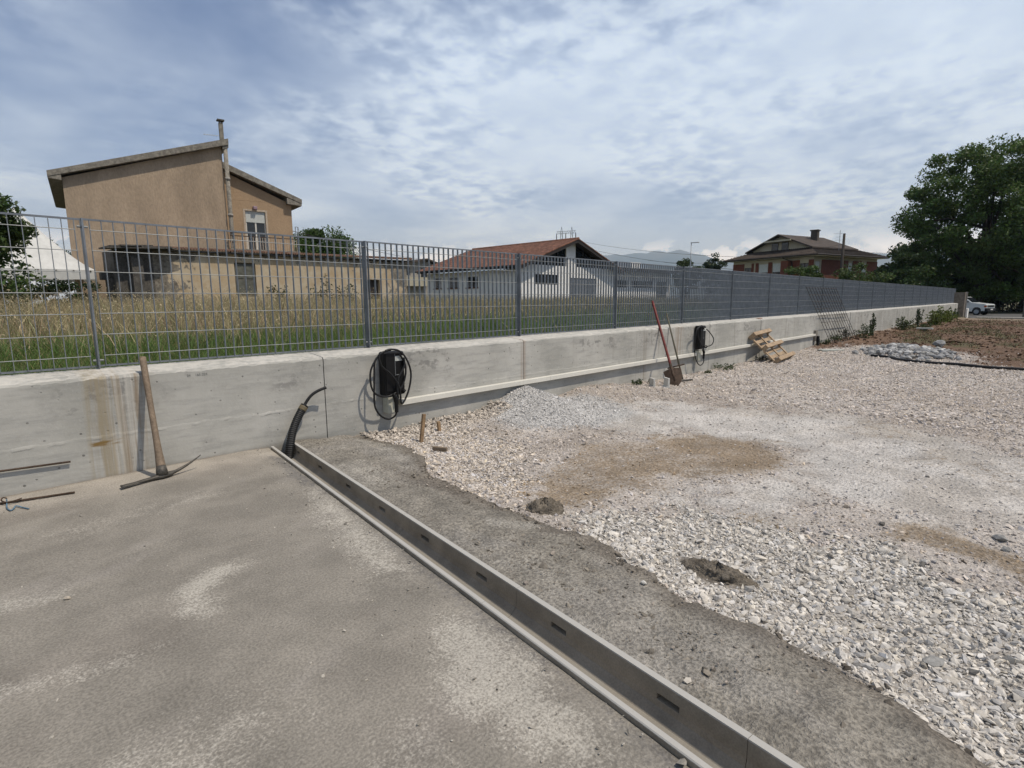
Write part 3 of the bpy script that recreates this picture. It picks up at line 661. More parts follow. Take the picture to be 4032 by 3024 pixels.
# clods of red earth on the far ground
Vs, Fs, Cs = [], [], []; off = 0
x, y = scatter(13.5, 40, -2, 4.1, 6500); d = masks(x, y); k = RNG.random(len(x)) < d['dirt']; x, y = x[k], y[k]; n = len(x)
sz = np.exp(RNG.normal(math.log(.03), .4, n)); addst(np.stack([x, y, yardz(x, y)+sz*.1], 1), sz, np.array((.13,.082,.053))[None]*RNG.uniform(.5, 1.6, (n,1)), ico=False)
npmesh('earth_clods', np.concatenate(Vs), np.concatenate(Fs), mStone, np.concatenate(Cs), kind='stuff', label='clods of red earth on the bare ground')

def lump(name, label, cat, cx, cy, rx, ry, h, ang, col, seed, rough=.35, group=None, mat=None, parent=None, sub=14, z0=None):
    nu, nv = sub*2, sub; V = []; z0 = float(yardz(np.array([cx]), np.array([cy]))[0])-.01 if z0 is None else z0
    for i in range(nu):
        a = 2*math.pi*i/nu
        for j in range(nv):
            q = j/(nv-1); rr_ = math.sin(q*math.pi/2*1.12) if q < .9 else 1.0
            n1 = float(fbm(math.cos(a)*1.6+seed, math.sin(a)*1.6+q*2, seed))-.5; n2 = float(fbm(math.cos(a)*7+seed, math.sin(a)*7+q*9, seed+2))-.5
            rad = rr_*(1+rough*n1+rough*.5*n2); zz = h*math.cos(q*math.pi/2*1.12)*(1+1.1*rough*n1+rough*1.3*n2)
            px, py = rx*rad*math.cos(a), ry*rad*math.sin(a); V.append((cx+px*math.cos(ang)-py*math.sin(ang), cy+px*math.sin(ang)+py*math.cos(ang), z0+max(zz, -.02)))
    F = [(i*nv+j, i*nv+j+1, ((i+1) % nu)*nv+j+1, ((i+1) % nu)*nv+j) for i in range(nu) for j in range(nv-1)]
    mb = MB(); mb.v = V; mb.f = F
    return obj(name, mb, mat, parent, smooth=True, **({} if parent else dict(label=label, cat=cat, group=group)))
mClod = pmat('damp_mortar', (.185,.16,.128), .95, var=.3, scale=25, bump=.9, bscale=120, fine=.3)
def clod(label, cx, cy, rx, ry, h, ang, seed):
    o = lump('mortar_clod', label, 'mortar', cx, cy, rx, ry, h, ang, None, seed, .9, mat=mClod, sub=18)
    g = np.random.default_rng(seed)
    for k in range(46):
        a = g.uniform(0, 6.28); q = g.random()**.5*1.05; px, py = rx*q*math.cos(a), ry*q*math.sin(a); x = cx+px*math.cos(ang)-py*math.sin(ang); y = cy+px*math.sin(ang)+py*math.cos(ang)
        rock('crumb', '', x, y, g.uniform(.005, .016), int(g.integers(1e6)), mClod, parent=o, z=float(yardz(np.array([x]), np.array([y]))[0])+h*max(0, 1-q*q)*.75, flat=.8)
def rock(name, label, cx, cy, s, seed, mat=mRubble, group=None, zoff=.3, flat=.7, parent=None, z=None):
    g = np.random.default_rng(seed); v = IV*(1+g.uniform(-.3, .3, (12,1)))*np.array((1.2, .9, flat))*s
    a = g.uniform(0, 6.28); c_, s_ = math.cos(a), math.sin(a)
    if parent is not None: b_ = g.uniform(-.7, .7); v = v@np.array(((1,0,0),(0,math.cos(b_),-math.sin(b_)),(0,math.sin(b_),math.cos(b_))))
    v = v@np.array(((c_,-s_,0),(s_,c_,0),(0,0,1)))
    zz = float(yardz(np.array([cx]), np.array([cy]))[0]) if z is None else z
    mb = MB(); mb.v = [(cx+p[0], cy+p[1], zz+s*zoff+p[2]) for p in v]; mb.f = [tuple(f) for f in IF.tolist()]
    o = obj(name, mb, mat, parent)
    if not parent: meta(o, label, 'stone', group)
    return o
clod('dark crumbly clod of mortar at the edge of the fresh strip', 2.24, 1.93, .10, .06, .065, -1.0, 3)
clod('flat brown mortar heap lying alone on the grey gravel', 2.235, .92, .15, .055, .05, -1.48, 8)
mStoneG = pmat('grey_stone', (.30,.295,.28), .9, var=.2, scale=30, bump=.3, bscale=150)
rock('loose_stone', 'largest loose grey stone on the pale dusty gravel at the right edge', 3.52, .05, .032, 5, mStoneG)
rock('loose_stone', 'dark loose stone on the brown sandy streak at the right', 3.34, .51, .018, 6, pmat('dark_stone', (.15,.14,.125), .9))
rock('loose_stone', 'broken grey stone just in front of the biggest stone by the sand', 3.38, .02, .02, 9, mStoneG)
rock('loose_stone', 'long flat grey slab of stone among the coarse gravel', 2.14, .15, .034, 12, mStoneG, flat=.3)
rock('loose_stone', 'lone white pebble on the wet mortar strip', 1.80, 1.03, .010, 14, pmat('white_pebble', (.62,.60,.55), .8), z=-.02)
rock('loose_stone', 'small pale stone lying beside the drain rim on the mortar', 1.36, .63, .011, 15, pmat('pale_pebble', (.50,.46,.40), .8), z=.004)
rock('loose_stone', 'pale stone chip on the slab at the left edge', .20, 2.50, .011, 17, pmat('tan_pebble', (.42,.37,.30), .8), z=0.001)
# ---- heap of broken concrete
pile = thing('rubble_pile', 'low heap of broken grey concrete beside the black hose', 'rubble', (15, 2, -.15))
RP = [(14.0,2.9),(15.4,3.0),(16.6,2.8),(16.9,2.5),(16.5,2.1),(16.4,1.7),(15.4,1.4),(14.0,1.15),(13.5,1.4),(13.2,2.0),(13.7,2.5)]
g = np.random.default_rng(21); cnt = 0; mRubW = pmat('pale_rubble', (.50,.50,.49), .9, var=.2, scale=9, bump=.4, bscale=60)
while cnt < 290:
    x, y = g.uniform(13, 17), g.uniform(1.1, 3.1); dd = float(polydist(np.array([x]), np.array([y]), RP)[0])
    if dd < -.05 or g.random() > .45+dd*1.2: continue
    s = g.uniform(.03, .085)*(1+.25*(x-15)/2); hh = max(0, min(dd, .55))*.14
    rock('chunk', '', x, y, s, int(g.integers(1e6)), [mRubble, mRubble, mRubW, mStoneG][int(g.integers(4))], zoff=.3, flat=g.uniform(.55, 1.0), parent=pile, z=float(yardz(np.array([x]), np.array([y]))[0])+hh*g.random()); cnt += 1
rock('concrete_lump', 'largest broken concrete block on top of the rubble heap', 16.2, 1.72, .14, 33, mRubble, z=-.02)
# ---- black hose
pts = [(13.57,2.56),(13.5,2.4),(13.42,2.22),(13.15,2.05),(12.9,1.89),(12.78,1.66),(12.77,1.43),(12.74,1.08),(12.64,.67),(12.64,.16),(12.6,-.6),(12.7,-2)]
def spline(pts, m=6):
    P = [Vector(p) for p in pts]; o = []
    for i in range(len(P)-1):
        a = P[max(i-1,0)]; b = P[i]; c = P[i+1]; e = P[min(i+2, len(P)-1)]
        for k in range(m):
            t = k/m; o.append(.5*((2*b)+(c-a)*t+(2*a-5*b+4*c-e)*t*t+(3*b-a-3*c+e)*t**3))
    return o+[P[-1]]
hp = [(x, y, float(yardz(np.array([x]), np.array([y]))[0])+.025) for x, y in pts]
obj('black_hose', MB().tube(spline(hp), .026, 8), mBlackRb, smooth=True, label='black hose snaking over the gravel from the rubble heap', cat='hose')

# ================================================================== CHARGERS
def persp(p, y1):   # moves a measured point along its sight line onto the plane y = y1 (done once, as a survey correction)
    k = y1/p[1]; return (p[0]*k, y1, CAM_H+(p[2]-CAM_H)*k)
def charger(x0, label, cables, gun, y_loop=4.02):
    t = thing('wall_charger', label, 'charger', (x0+.105, YW, .255), 'chargers on the concrete wall')
    b = obj('body', MB().box(x0, x0+.21, 4.05, YW-.002, .262, .650), mBlackPl, t, bevel=.018)
    obj('front_cover', MB().box(x0+.012, x0+.198, 4.043, 4.052, .30, .638), mBlackPl, t, bevel=.006)
    obj('seam_strip', MB().box(x0+.103, x0+.1065, 4.0405, 4.0445, .44, .63), mRod, t)
    l = obj('label', MB().box(x0+.107, x0+.196, 4.0395, 4.0425, .568, .610), mLabel, t)
    for z in (.60, .592, .582): obj('print_line', MB().box(x0+.114, x0+.114+.06*random.uniform(.6,1), 4.0388, 4.0394, z-.0012, z+.0012), mInk, l)
    obj('cable_tie', MB().box(x0+.112, x0+.14, 4.0385, 4.0425, .443, .449), mRod, t)
    obj('holder_hook', MB().tube([(x0+.15, 4.05, .30),(x0+.155, 4.0, .29),(x0+.158, 3.985, .31)], .012, 8), mBlackPl, t, smooth=True)
    for i, c in enumerate(cables): obj('cable', MB().tube(spline(c, 8), .0085, 8), mBlackRb, t, smooth=True)
    g_ = MB().tube(spline(gun, 6), [.016]*4+[.021]*6+[.017]*max(0, (len(gun)-1)*6+1-10), 10); obj('plug', g_, mBlackPl, t, smooth=True)
    return t
def pl(L, y): return [persp(p, y) for p in L]
X1 = 2.592
big_l = pl([(2.611,3.97,.675),(2.523,3.97,.658),(2.461,3.97,.603),(2.413,3.97,.526),(2.401,3.97,.455),(2.411,3.97,.372),(2.447,3.97,.315),(2.517,3.97,.285),(2.583,3.97,.282),(2.653,3.97,.305),(2.698,3.97,.337),(2.74,3.97,.408),(2.756,3.97,.493),(2.74,3.97,.57),(2.69,3.97,.64)], 4.03)
rt_l = pl([(2.56,3.97,.672),(2.611,3.97,.680),(2.688,3.97,.664),(2.749,3.97,.612),(2.796,3.97,.522),(2.809,3.97,.434),(2.788,3.97,.332),(2.753,3.97,.254),(2.712,3.97,.2),(2.69,3.97,.215)], 4.02)
inn = pl([(2.50,3.97,.65),(2.494,3.97,.606),(2.523,3.97,.536),(2.593,3.97,.477),(2.651,3.97,.407),(2.686,3.97,.333),(2.692,3.97,.262),(2.693,3.97,.208)], 4.012)
inn2 = pl([(2.668,3.97,.25),(2.665,3.97,.31),(2.668,3.97,.373),(2.677,3.97,.426),(2.718,3.97,.486),(2.745,3.97,.537),(2.74,3.97,.60)], 4.016)
low = pl([(2.47,3.97,.62),(2.447,3.97,.564),(2.436,3.97,.4),(2.43,3.97,.271),(2.44,3.97,.19),(2.49,3.97,.119),(2.562,3.97,.081),(2.625,3.97,.098),(2.645,3.97,.135)], 4.05)
gun1 = pl([(2.62,3.97,.29),(2.639,3.97,.255),(2.646,3.97,.198),(2.645,3.97,.13)], 4.0)
low[-1] = gun1[-1]
charger(X1, 'nearer black wall charger with tangled cable loops beside the drain', [big_l, rt_l, inn, inn2, low], gun1)
mb = MB().box(X1+.03, X1+.128, 4.07, YW-.002, .105, .252)
jb = obj('junction_box', mb, mPvcG, label='grey plastic junction box below the nearer charger', cat='junction box', bevel=.005)
obj('lid', MB().box(X1+.033, X1+.125, 4.062, 4.0705, .108, .249), mPvcG, jb, bevel=.003)
for z in (.13,.16,.19,.22): obj('knockout', MB().tube([(X1+.031, 4.11, z),(X1+.0285, 4.11, z)], .009, 10), mPvcG, jb)
X2 = 8.625; dx = .03
lr = pl([(8.72,4.0,.60),(8.80,4.0,.575),(8.886,4.0,.53),(9.0,4.0,.46),(9.046,4.0,.406),(9.03,4.0,.36),(8.988,4.0,.327),(8.9,4.0,.308),(8.806,4.0,.31),(8.75,4.0,.325)], 4.05)
ll = pl([(8.60,3.97,.60),(8.53,3.97,.655),(8.476,3.97,.661),(8.40,3.97,.64),(8.333,3.97,.60),(8.29,3.97,.439),(8.301,3.97,.217),(8.386,3.97,.087),(8.47,3.97,.03),(8.542,3.97,.017),(8.61,3.97,.04),(8.638,3.97,.08),(8.631,3.97,.135)], 4.03)
ld = pl([(8.45,3.96,.66),(8.36,3.96,.62),(8.373,3.96,.5),(8.513,3.96,.336),(8.60,3.96,.27),(8.61,3.96,.22)], 4.02)
gun2 = pl([(8.56,3.96,.27),(8.60,3.96,.235),(8.605,3.96,.19),(8.60,3.96,.12)], 4.02); ll[-1] = gun2[-1]
charger(X2, 'farther black wall charger near the pallet with one cable loop bulging right', [lr, ll, ld], gun2)
jb = obj('junction_box', MB().box(X2+.02, X2+.12, 4.075, YW-.002, .07, .235), mPvcG, label='grey plastic junction box below the farther charger', cat='junction box', bevel=.005)
obj('lid', MB().box(X2+.023, X2+.117, 4.067, 4.0755, .073, .232), mPvcG, jb, bevel=.003)
# ---- cable trunking
tr = thing('cable_trunking', 'white plastic cable trunking running level along the concrete wall', 'trunking', (9, YW, .15))
cuts = [2.79, 4.86, 6.86, 8.63]; cuts2 = [8.76, 10.76, 12.76, 15.2]
for cs in (cuts, cuts2):
    for a, b in zip(cs[:-1], cs[1:]):
        s = obj('trunking_section', MB().box(a+.001, b-.001, 4.095, YW-.002, .154+rise(a)*0, .206), mPvc, tr, bevel=.003)
        obj('lid', MB().box(a+.001, b-.001, 4.0905, 4.096, .156, .204), mPvc, s, bevel=.002)
mb = MB().box(15.2, 15.36, 4.09, YW-.002, .02, .29); obj('end_plate', mb, pmat('grey_board', (.24,.22,.19), .8), label='short grey upright board at the end of the white trunking', cat='board')
obj('corrugated_pipe', MB().tube(spline([(15.28,4.06,.15),(15.29,4.055,.0),(15.27,4.04,-.1),(15.30,4.03,-.22)]), [.035+.004*(k % 2) for k in range(19)], 10), mBlackPl, smooth=True, label='black pipe dropping from the end of the white trunking into the ground', cat='pipe')

# ================================================================== CORRUGATED PIPE AT THE DRAIN
cp = thing('corrugated_pipe', 'black corrugated pipe with a cable curving up from the drain against the wall', 'pipe', (1.72, 4.07, -.09))
pts = spline([(1.705,4.03,-.095),(1.722,4.04,-.02),(1.752,4.06,.07),(1.790,4.075,.15),(1.838,4.085,.225),(1.885,4.09,.285)], 12)
obj('sleeve', MB().tube(pts, [.029+.0028*(k % 2) for k in range(len(pts))], 14), mBlackRb, cp)
obj('tape', MB().tube(pts[-9:-3], .0325, 14), pmat('brown_tape', (.15,.12,.07), .6), cp, smooth=True)
obj('inner_cable', MB().tube(spline([(1.87,4.088,.27),(1.905,4.09,.318),(1.945,4.085,.36),(2.0,4.075,.39),(2.055,4.06,.408)], 6), .0115, 10), mBlackRb, cp, smooth=True)

# ================================================================== TOOLS
# pickaxe
pk = thing('pickaxe', 'worn pickaxe standing on its head with the handle against the wall', 'pickaxe', (.835, 3.85, 0))
h0, h1 = Vector((.833, 3.852, .035)), Vector((.861, 4.166, .736)); hd = (h1-h0)
pts = [h0+hd*t for t in np.linspace(-.02, 1, 12)]; rad = [.024,.026,.0215,.019,.018,.0178,.0175,.0175,.018,.0185,.019,.0195]
obj('handle', MB().tube(pts, rad, 12), mWoodH, pk, smooth=True)
mb = MB(); n = 17; ring = []
for i in range(n):
    u = i/(n-1)*2-1; x = .833+.225*u+ (.012 if u > 0 else 0); z = .018+.075*max(0,u)**1.7+.0*u; y = 3.848+.05*u+.0
    wid = .016+.018*max(0, 1-abs(u)*4) if u < 0 else .015*(1-u*.75)+.02*max(0, 1-abs(u)*4); th = .011*(1-.75*abs(u)**1.5)+.012*max(0, 1-abs(u)*5)
    if u < -.6: wid = .018+.008*(-u-.6)/.4; th = .005
    ring += [(x, y-wid, z), (x, y-wid*.5, z+th), (x, y+wid*.5, z+th), (x, y+wid, z), (x, y+wid*.5, z-th), (x, y-wid*.5, z-th)]
fs = [(i*6+k, i*6+(k+1) % 6, (i+1)*6+(k+1) % 6, (i+1)*6+k) for i in range(n-1) for k in range(6)]+[tuple(range(5,-1,-1)), tuple((n-1)*6+k for k in range(6))]
mb.add(ring, fs); mb.v = [(x, y, max(z, .0035)) for x, y, z in mb.v]
obj('head', mb, mIronG, pk, smooth=True)
obj('eye_socket', MB().tube([h0+hd*t for t in (-.02,.02,.06)], [.034,.032,.027], 10), mIronG, pk, smooth=True)
# bent steel bar
obj('bent_rebar', MB().tube([(.43,4.135,.14),(.118,4.135,.153),(-.45,4.135,.17),(-.52,4.13,.15),(-.535,4.12,.09),(-.52,4.12,.02),(-.45,4.118,.008),(.096,3.99,.008),(.408,3.915,.008)], .0062, 7), mIron, smooth=True, label='rusty steel bar bent double, lying along the wall at the left edge', cat='rebar')
obj('bent_wire', MB().tube(spline([(.184,3.96,.022),(.155,3.955,.018),(.128,3.95,.017),(.110,3.965,.02),(.102,3.99,.026),(.112,4.0,.034),(.125,3.985,.03)]), .0035, 6), mIron, smooth=True, label='hooked iron wire on the slab at the end of the steel bar', cat='wire')
obj('twine', MB().tube(spline([(.125,4.03,.012),(.121,3.95,.012),(.117,3.88,.006),(.127,3.821,.006),(.140,3.84,.006),(.153,3.877,.008),(.175,3.83,.006),(.197,3.782,.005)]), .0035, 5), mTwine, smooth=True, label='frayed blue twine lying in front of the steel bar', cat='twine')
# spade
sp = thing('spade', 'red handled rusty spade leaning against the wall and fence', 'spade', (7.15, 3.66, -.14))
a, b = Vector((7.14,3.66,-.155)), Vector((7.63,4.375,1.06)); ax = (b-a)
obj('handle', MB().tube([a+ax*t for t in (.14,.3,.6,.95,1.0)], [.019,.0185,.0185,.019,.017], 10), mRed, sp, smooth=True)
axn = ax.normalized(); vw = Vector((-.86,-.5,.1)); side = axn.cross(vw).normalized(); nrm = -side.cross(axn).normalized()
if nrm.dot(vw) > 0: nrm = -nrm
pr = [(-.125,.285),(-.05,.30),(0,.305),(.05,.30),(.125,.285),(.115,.16),(.085,.07),(.0,-.01),(-.085,.07),(-.115,.16)]
mb = MB(); top = []
for s_, l_ in pr: top.append(a+side*s_+axn*l_-nrm*(.02-1.1*s_*s_))
cen = a+axn*.15-nrm*.026; allv = top+[cen]; nn = len(top)
mb.add(allv+[v+nrm*.004 for v in allv], [(i, (i+1) % nn, nn) for i in range(nn)]+[(nn+1+(i+1) % nn, nn+1+i, 2*nn+1) for i in range(nn)]+[(i, nn+1+i, nn+1+(i+1) % nn, (i+1) % nn) for i in range(nn)])
obj('blade', mb, mIron, sp)
obj('socket', MB().tube([a+axn*.10-nrm*.02, a+axn*.22-nrm*.008, a+axn*.38], [.012,.024,.022], 10), mIron, sp, smooth=True)
obj('foot_bar', MB().tube([a+axn*.325-side*.055+nrm*.0, a+axn*.325+side*.19], .010, 8), mIron, sp, smooth=True)
# rake
rk = thing('rake', 'thin olive handled rake with a dark head beside the red spade', 'rake', (7.69, 3.85, -.14))
a, b = Vector((7.69,3.852,-.12)), Vector((7.79,4.215,.872))
obj('handle', MB().tube([a, a+(b-a)*.5, b], [.0135,.013,.012], 8), mOlive, rk, smooth=True)
obj('head', MB().bar((7.46,3.80,-.118), (7.76,3.735,-.118), .035, .03), mIronG, rk, bevel=.006)
for k in range(9):
    q = Vector((7.46,3.80,-.13)).lerp(Vector((7.76,3.735,-.13)), k/8); obj('tooth', MB().tube([q, q+Vector((-.02,-.06,-.012))], [.005,.003], 5), mIronG, rk)
# cut piece of channel
mb = MB(); prof = [(0,0),(0,.125),(.022,.125),(.026,.03),(.04,.02),(.15,.02),(.164,.03),(.168,.125),(.19,.125),(.19,0)]
uo = Vector((6.70, 3.66, -.125)); ud = Vector((.90,.0,0)).normalized(); uw = Vector((.80,-.60,0)).normalized(); ul = Vector((.60,.80,0))
mb.prism([uo+uw*(p[0]-.095)*1.25+Vector((0,0,p[1]*1.15)) for p in prof], (0,0,0), ul*.14)
obj('channel_offcut', mb, pmat('pale_precast', (.60,.59,.55), .8), label='short pale U-shaped offcut of drain channel standing on the gravel by the wall', cat='concrete block', bevel=.004)
# wooden pegs
obj('wooden_stake', MB().bar((2.69,3.70,-.16), (2.737,3.70,.137), .030, .024, (0,1,0)), mWood, label='tall wooden stake driven into the gravel below the nearer charger', cat='stake', bevel=.003)
obj('wooden_stake', MB().bar((3.03,3.86,-.14), (3.02,3.87,.0), .03, .024, (0,1,0)), mWood, label='short wooden stub just showing above the pebbles by the wall', cat='stake', bevel=.003)
obj('wood_offcut', MB().bar((2.60,3.41,-.078), (2.655,3.30,-.08), .03, .03), pmat('grey_wood', (.24,.185,.13), .85, var=.2, bump=.3), label='short wood offcut lying on the pale pebbles', cat='wood', bevel=.004)
# plank and slab pieces
obj('concrete_board', MB().bar((14.22,3.72,-.12), (14.62,3.36,-.12), .2, .035), pmat('pale_board', (.44,.46,.42), .8), label='pale flat board on the gravel beside the black pipe', cat='board', bevel=.004)
obj('white_plank', MB().bar((25.6,3.45,-.05), (25.6,2.95,-.05), .16, .05), pmat('white_plank', (.62,.62,.57), .8), label='short white plank among the weeds at the wall foot', cat='plank')
# ---- pallet
P = thing('pallet', 'wooden pallet tipped against the concrete wall over the trunking', 'pallet', (11.7, 3.75, -.14))
base = Vector((11.0, 3.62, -.17)); L_ = Vector((-.05, .52, .50)).normalized(); Wd = Vector((1, .05, .02)).normalized(); Wd = (Wd-L_*Wd.dot(L_)).normalized(); Nn = Wd.cross(L_).normalized()
if Nn.y > 0: Nn = -Nn
def pb(u0, u1, w0, w1, n0, n1, name):
    mb = MB(); mb.add([base+L_*u+Wd*w+Nn*n for n in (n0, n1) for u, w in ((u0,w0),(u0,w1),(u1,w1),(u1,w0))], [(0,1,2,3),(7,6,5,4),(0,4,5,1),(1,5,6,2),(2,6,7,3),(3,7,4,0)])
    obj(name, mb, mPallet, P, bevel=.003)
plen, pw = .74, 1.08
for u in np.linspace(0, plen-.08, 6): pb(u, u+.075, 0, pw, 0, .018, 'deck_board')
for w in (0, pw/2-.035, pw-.07): pb(0.0, plen, w, w+.07, .0185, .037, 'stringer_board')
for u in (0, plen/2-.04, plen-.08):
    for w in (0, pw/2-.05, pw-.10): pb(u+.004, u+.076, w, w+.10, .0375, .118, 'block')
    pb(u, u+.08, 0, pw, .1185, .138, 'bottom_board')
# ---- welded mesh leaning on wall and fence
mMeshW = pmat('mesh_wire', (.07,.06,.052), .7, var=.2, bump=0)
me_ = thing('welded_mesh', 'rusty welded reinforcing mesh leaning askew against the wall and fence', 'mesh panel', (17, 4.0, -.1))
bl, br_, tl, tr_ = Vector((15.7,3.86,-.07)), Vector((18.4,3.86,-.11)), Vector((15.08,4.37,1.385)), Vector((17.78,4.37,1.39))
# the true sheet is a rectangle turned in its own plane: keep wires straight between the measured corners
for k in range(12):
    q = k/11; obj('long_wire', MB().tube([bl.lerp(br_, q), tl.lerp(tr_, q)], .0062, 5), mMeshW, me_)
for k in range(9):
    q = k/8*.96+.02; obj('cross_wire', MB().tube([bl.lerp(tl, q)+Vector((0,-.009,0)), br_.lerp(tr_, q)+Vector((0,-.0125,0))], .0062, 5), mMeshW, me_)
obj('brick_shard', MB().bar((11.7,4.27,.675), (11.95,4.29,.675), .07, .03), pmat('red_shard', (.2,.075,.04), .9), label='brown shard lying on top of the wall above the pallet', cat='shard', bevel=.006)

# ================================================================== VEGETATION
def leaves(P, size, col, g, droop=.2, asp=.5):
    n = len(P); d = g.normal(0, 1, (n,3)); d[:,2] -= droop; d /= np.linalg.norm(d, axis=1, keepdims=True)
    w = np.cross(d, g.normal(0, 1, (n,3))); w /= np.linalg.norm(w, axis=1, keepdims=True)+1e-9
    s = size[:,None]; V = np.stack([P-d*s*.5, P+w*s*asp*.5, P+d*s*.5, P-w*s*asp*.5], 1).reshape(-1, 3)
    F = np.arange(4*n).reshape(n, 4); return V, F, np.repeat(col, 4, 0)
def tree(name, label, base, top, crown, nl, ls, col, seed, trunk=.2, nclump=60, cr=.26, limbs=14, cat='tree', group=None, fork=.35, low=-.2, lean=(0,0), asp=.5):
    """crown: centre xyz and radii; leaves grow in clumps on limbs"""
    g = np.random.default_rng(seed); t = thing(name, label, cat, base, group); c = np.array(crown[:3]); r = np.array(crown[3:])
    K = []
    while len(K) < nclump:
        q = g.uniform(-1, 1, 3); m = np.linalg.norm(q)
        if m > 1 or m < .25 or q[2] < low-.8: continue
        wob = .82+.36*float(fbm(q[0]*1.6+seed, q[1]*1.6+q[2], seed))
        K.append(c+q*r*wob)
    K = np.array(K); wgt = g.uniform(.5, 1.5, nclump); idx = g.choice(nclump, nl, p=wgt/wgt.sum())
    rad = g.uniform(.6, 1.25, nclump)*cr*r.mean()
    d = g.normal(0, 1, (nl,3)); d /= np.linalg.norm(d, axis=1, keepdims=True); d *= (g.random((nl,1))**.45)
    Pp = K[idx]+d*rad[idx][:,None]*np.array((1.15,1.15,.7))
    shade = (.75+.5*g.random((nclump,1)))[idx]
    cc = np.array(col)[None]*shade*g.uniform(.7, 1.35, (nl,1))*(1+g.normal(0, .08, (nl,3)))
    V, F, C = leaves(Pp, g.uniform(.6, 1.35, nl)*ls, np.clip(cc, .008, .5), g, asp=asp)
    npmesh('crown', V, F, mLeaf, C, t, org=tuple(c))
    mb = MB(); b = Vector(base); f = Vector((c[0]+lean[0], c[1]+lean[1], c[2]+r[2]*.35)); fk = b.lerp(f, fork)
    mb.tube([b-Vector((0,0,.3)), b.lerp(fk, .5)+Vector((g.normal(0,.05)*trunk*4, 0, 0)), fk, fk.lerp(f, .5), f], [trunk*1.2, trunk, trunk*.8, trunk*.45, trunk*.12], 9)
    far = sorted(range(nclump), key=lambda i: g.random())[:limbs]
    for i in far:
        k = Vector(K[i]); s = fk.lerp(f, g.uniform(-.25, .6)) if True else fk
        mid = s.lerp(k, .5)+Vector((g.normal(0,.1), g.normal(0,.1), .12*(k-s).length)); mb.tube([s, mid, k], [trunk*.35, trunk*.2, trunk*.05], 6)
    obj('trunk', mb, mBark, t, smooth=True)
    return t
# field grass -------------------------------------------------------
def blades(x, y, z, h, w, lean, col, g, curl=.35):
    n = len(x); a = g.uniform(0, 6.283, n); la = g.uniform(0, 6.283, n)
    wx = np.cos(a)*w*.5; wy = np.sin(a)*w*.5; lx = np.cos(la)*lean*h; ly = np.sin(la)*lean*h
    B = np.stack([x, y, z], 1); o = np.zeros(n)
    v0 = B-np.stack([wx,wy,o],1); v1 = B+np.stack([wx,wy,o],1)
    m = B+np.stack([lx*curl, ly*curl, h*.55], 1); v2 = m-.7*np.stack([wx,wy,o],1); v3 = m+.7*np.stack([wx,wy,o],1)
    v4 = B+np.stack([lx, ly, h], 1)
    V = np.stack([v0,v1,v2,v3,v4], 1).reshape(-1, 3); k = (np.arange(n)*5)[:,None]
    F = np.concatenate([k+np.array((0,1,3)), k+np.array((0,3,2)), k+np.array((2,3,4))], 0); return V, F, np.repeat(col, 5, 0)
g = np.random.default_rng(77)
def dryedge(x): return 7.2+.2*np.clip(x, 0, 40)
Vs, Fs, Cs = [], [], []; off = 0
def addg(V, F, C):
    global off
    Vs.append(V); Fs.append(F+off); Cs.append(C); off += len(V)
def green(n, x0, x1, y0, y1, hs, ww):
    x = g.uniform(x0, x1, n); y = g.uniform(y0, y1, n); h = hs*g.uniform(.55, 1.3, n)*(.75+.5*fbm(x*.6, y*.6, 81))
    c = np.array((.125,.20,.05))[None]*g.uniform(.6, 1.4, (n,1))*(1+g.normal(0,.08,(n,3))); yl = (g.random(n) < .16)[:,None]; c = np.where(yl, np.array((.30,.27,.12))*g.uniform(.6,1.2,(n,1)), c)
    addg(*blades(x, y, np.full(n, .44), h, ww*g.uniform(.6, 1.4, n), g.uniform(.2, .95, n), np.clip(c,.01,.5), g))
green(24000, -1.5, 9, 4.5, 6.5, .20, .006); green(18000, -1.5, 12, 6.3, 9, .27, .008); green(15000, 6, 40, 4.5, 16, .36, .02); green(6000, 6, 22, 4.5, 8, .25, .013)
npmesh('green_grass', np.concatenate(Vs), np.concatenate(Fs), mGrass, np.concatenate(Cs), kind='stuff', label='lush green grass growing behind the fence')
Vs, Fs, Cs = [], [], []; off = 0
n = 92000; x = g.uniform(-3, 46, n); y = g.uniform(6, 29, n)**1.0; k = (y > dryedge(x)+g.normal(0, .5, n)) & (np.arctan2(x, y) < R(66)) & (np.arctan2(x, y) > R(-4)) & (y < np.where(x > 31, 29.6, 27.5)); x, y = x[k], y[k]; n = len(x)
h = g.uniform(.4, .98, n)*(.72+.55*fbm(x*.4, y*.4, 83))*(.55+.45*sst(y-dryedge(x), 0, 4.5)); c = np.array((.47,.385,.225))[None]*g.uniform(.6, 1.4, (n,1))*(1+g.normal(0,.06,(n,3))); gn = (g.random(n) < .15+.5*sst(x, 5, 18))[:,None]; c = np.where(gn, np.array((.20,.20,.08))*g.uniform(.6,1.3,(n,1)), c)
addg(*blades(x, y, np.full(n, .44), h, .0075*g.uniform(.6, 1.5, n)*(.7+y/20), g.uniform(.15, .9, n), np.clip(c,.01,.68), g))
# oat-like seed heads
m = 60000; i = g.integers(0, n, m); P = np.stack([x[i]+g.normal(0,.05,m), y[i]+g.normal(0,.05,m), .44+h[i]*g.uniform(.62, 1.06, m)], 1)
V, F, C = leaves(P, g.uniform(.022, .05, m)*(.6+y[i]/26), np.array((.55,.46,.29))[None]*g.uniform(.6, 1.3, (m,1)), g, droop=.8, asp=.35)
F3 = np.concatenate([F[:,[0,1,2]], F[:,[0,2,3]]], 0); addg(V, F3, C)
npmesh('dry_grass', np.concatenate(Vs), np.concatenate(Fs), mGrass, np.concatenate(Cs), kind='stuff', label='tall dry straw-coloured oat grass in the field')
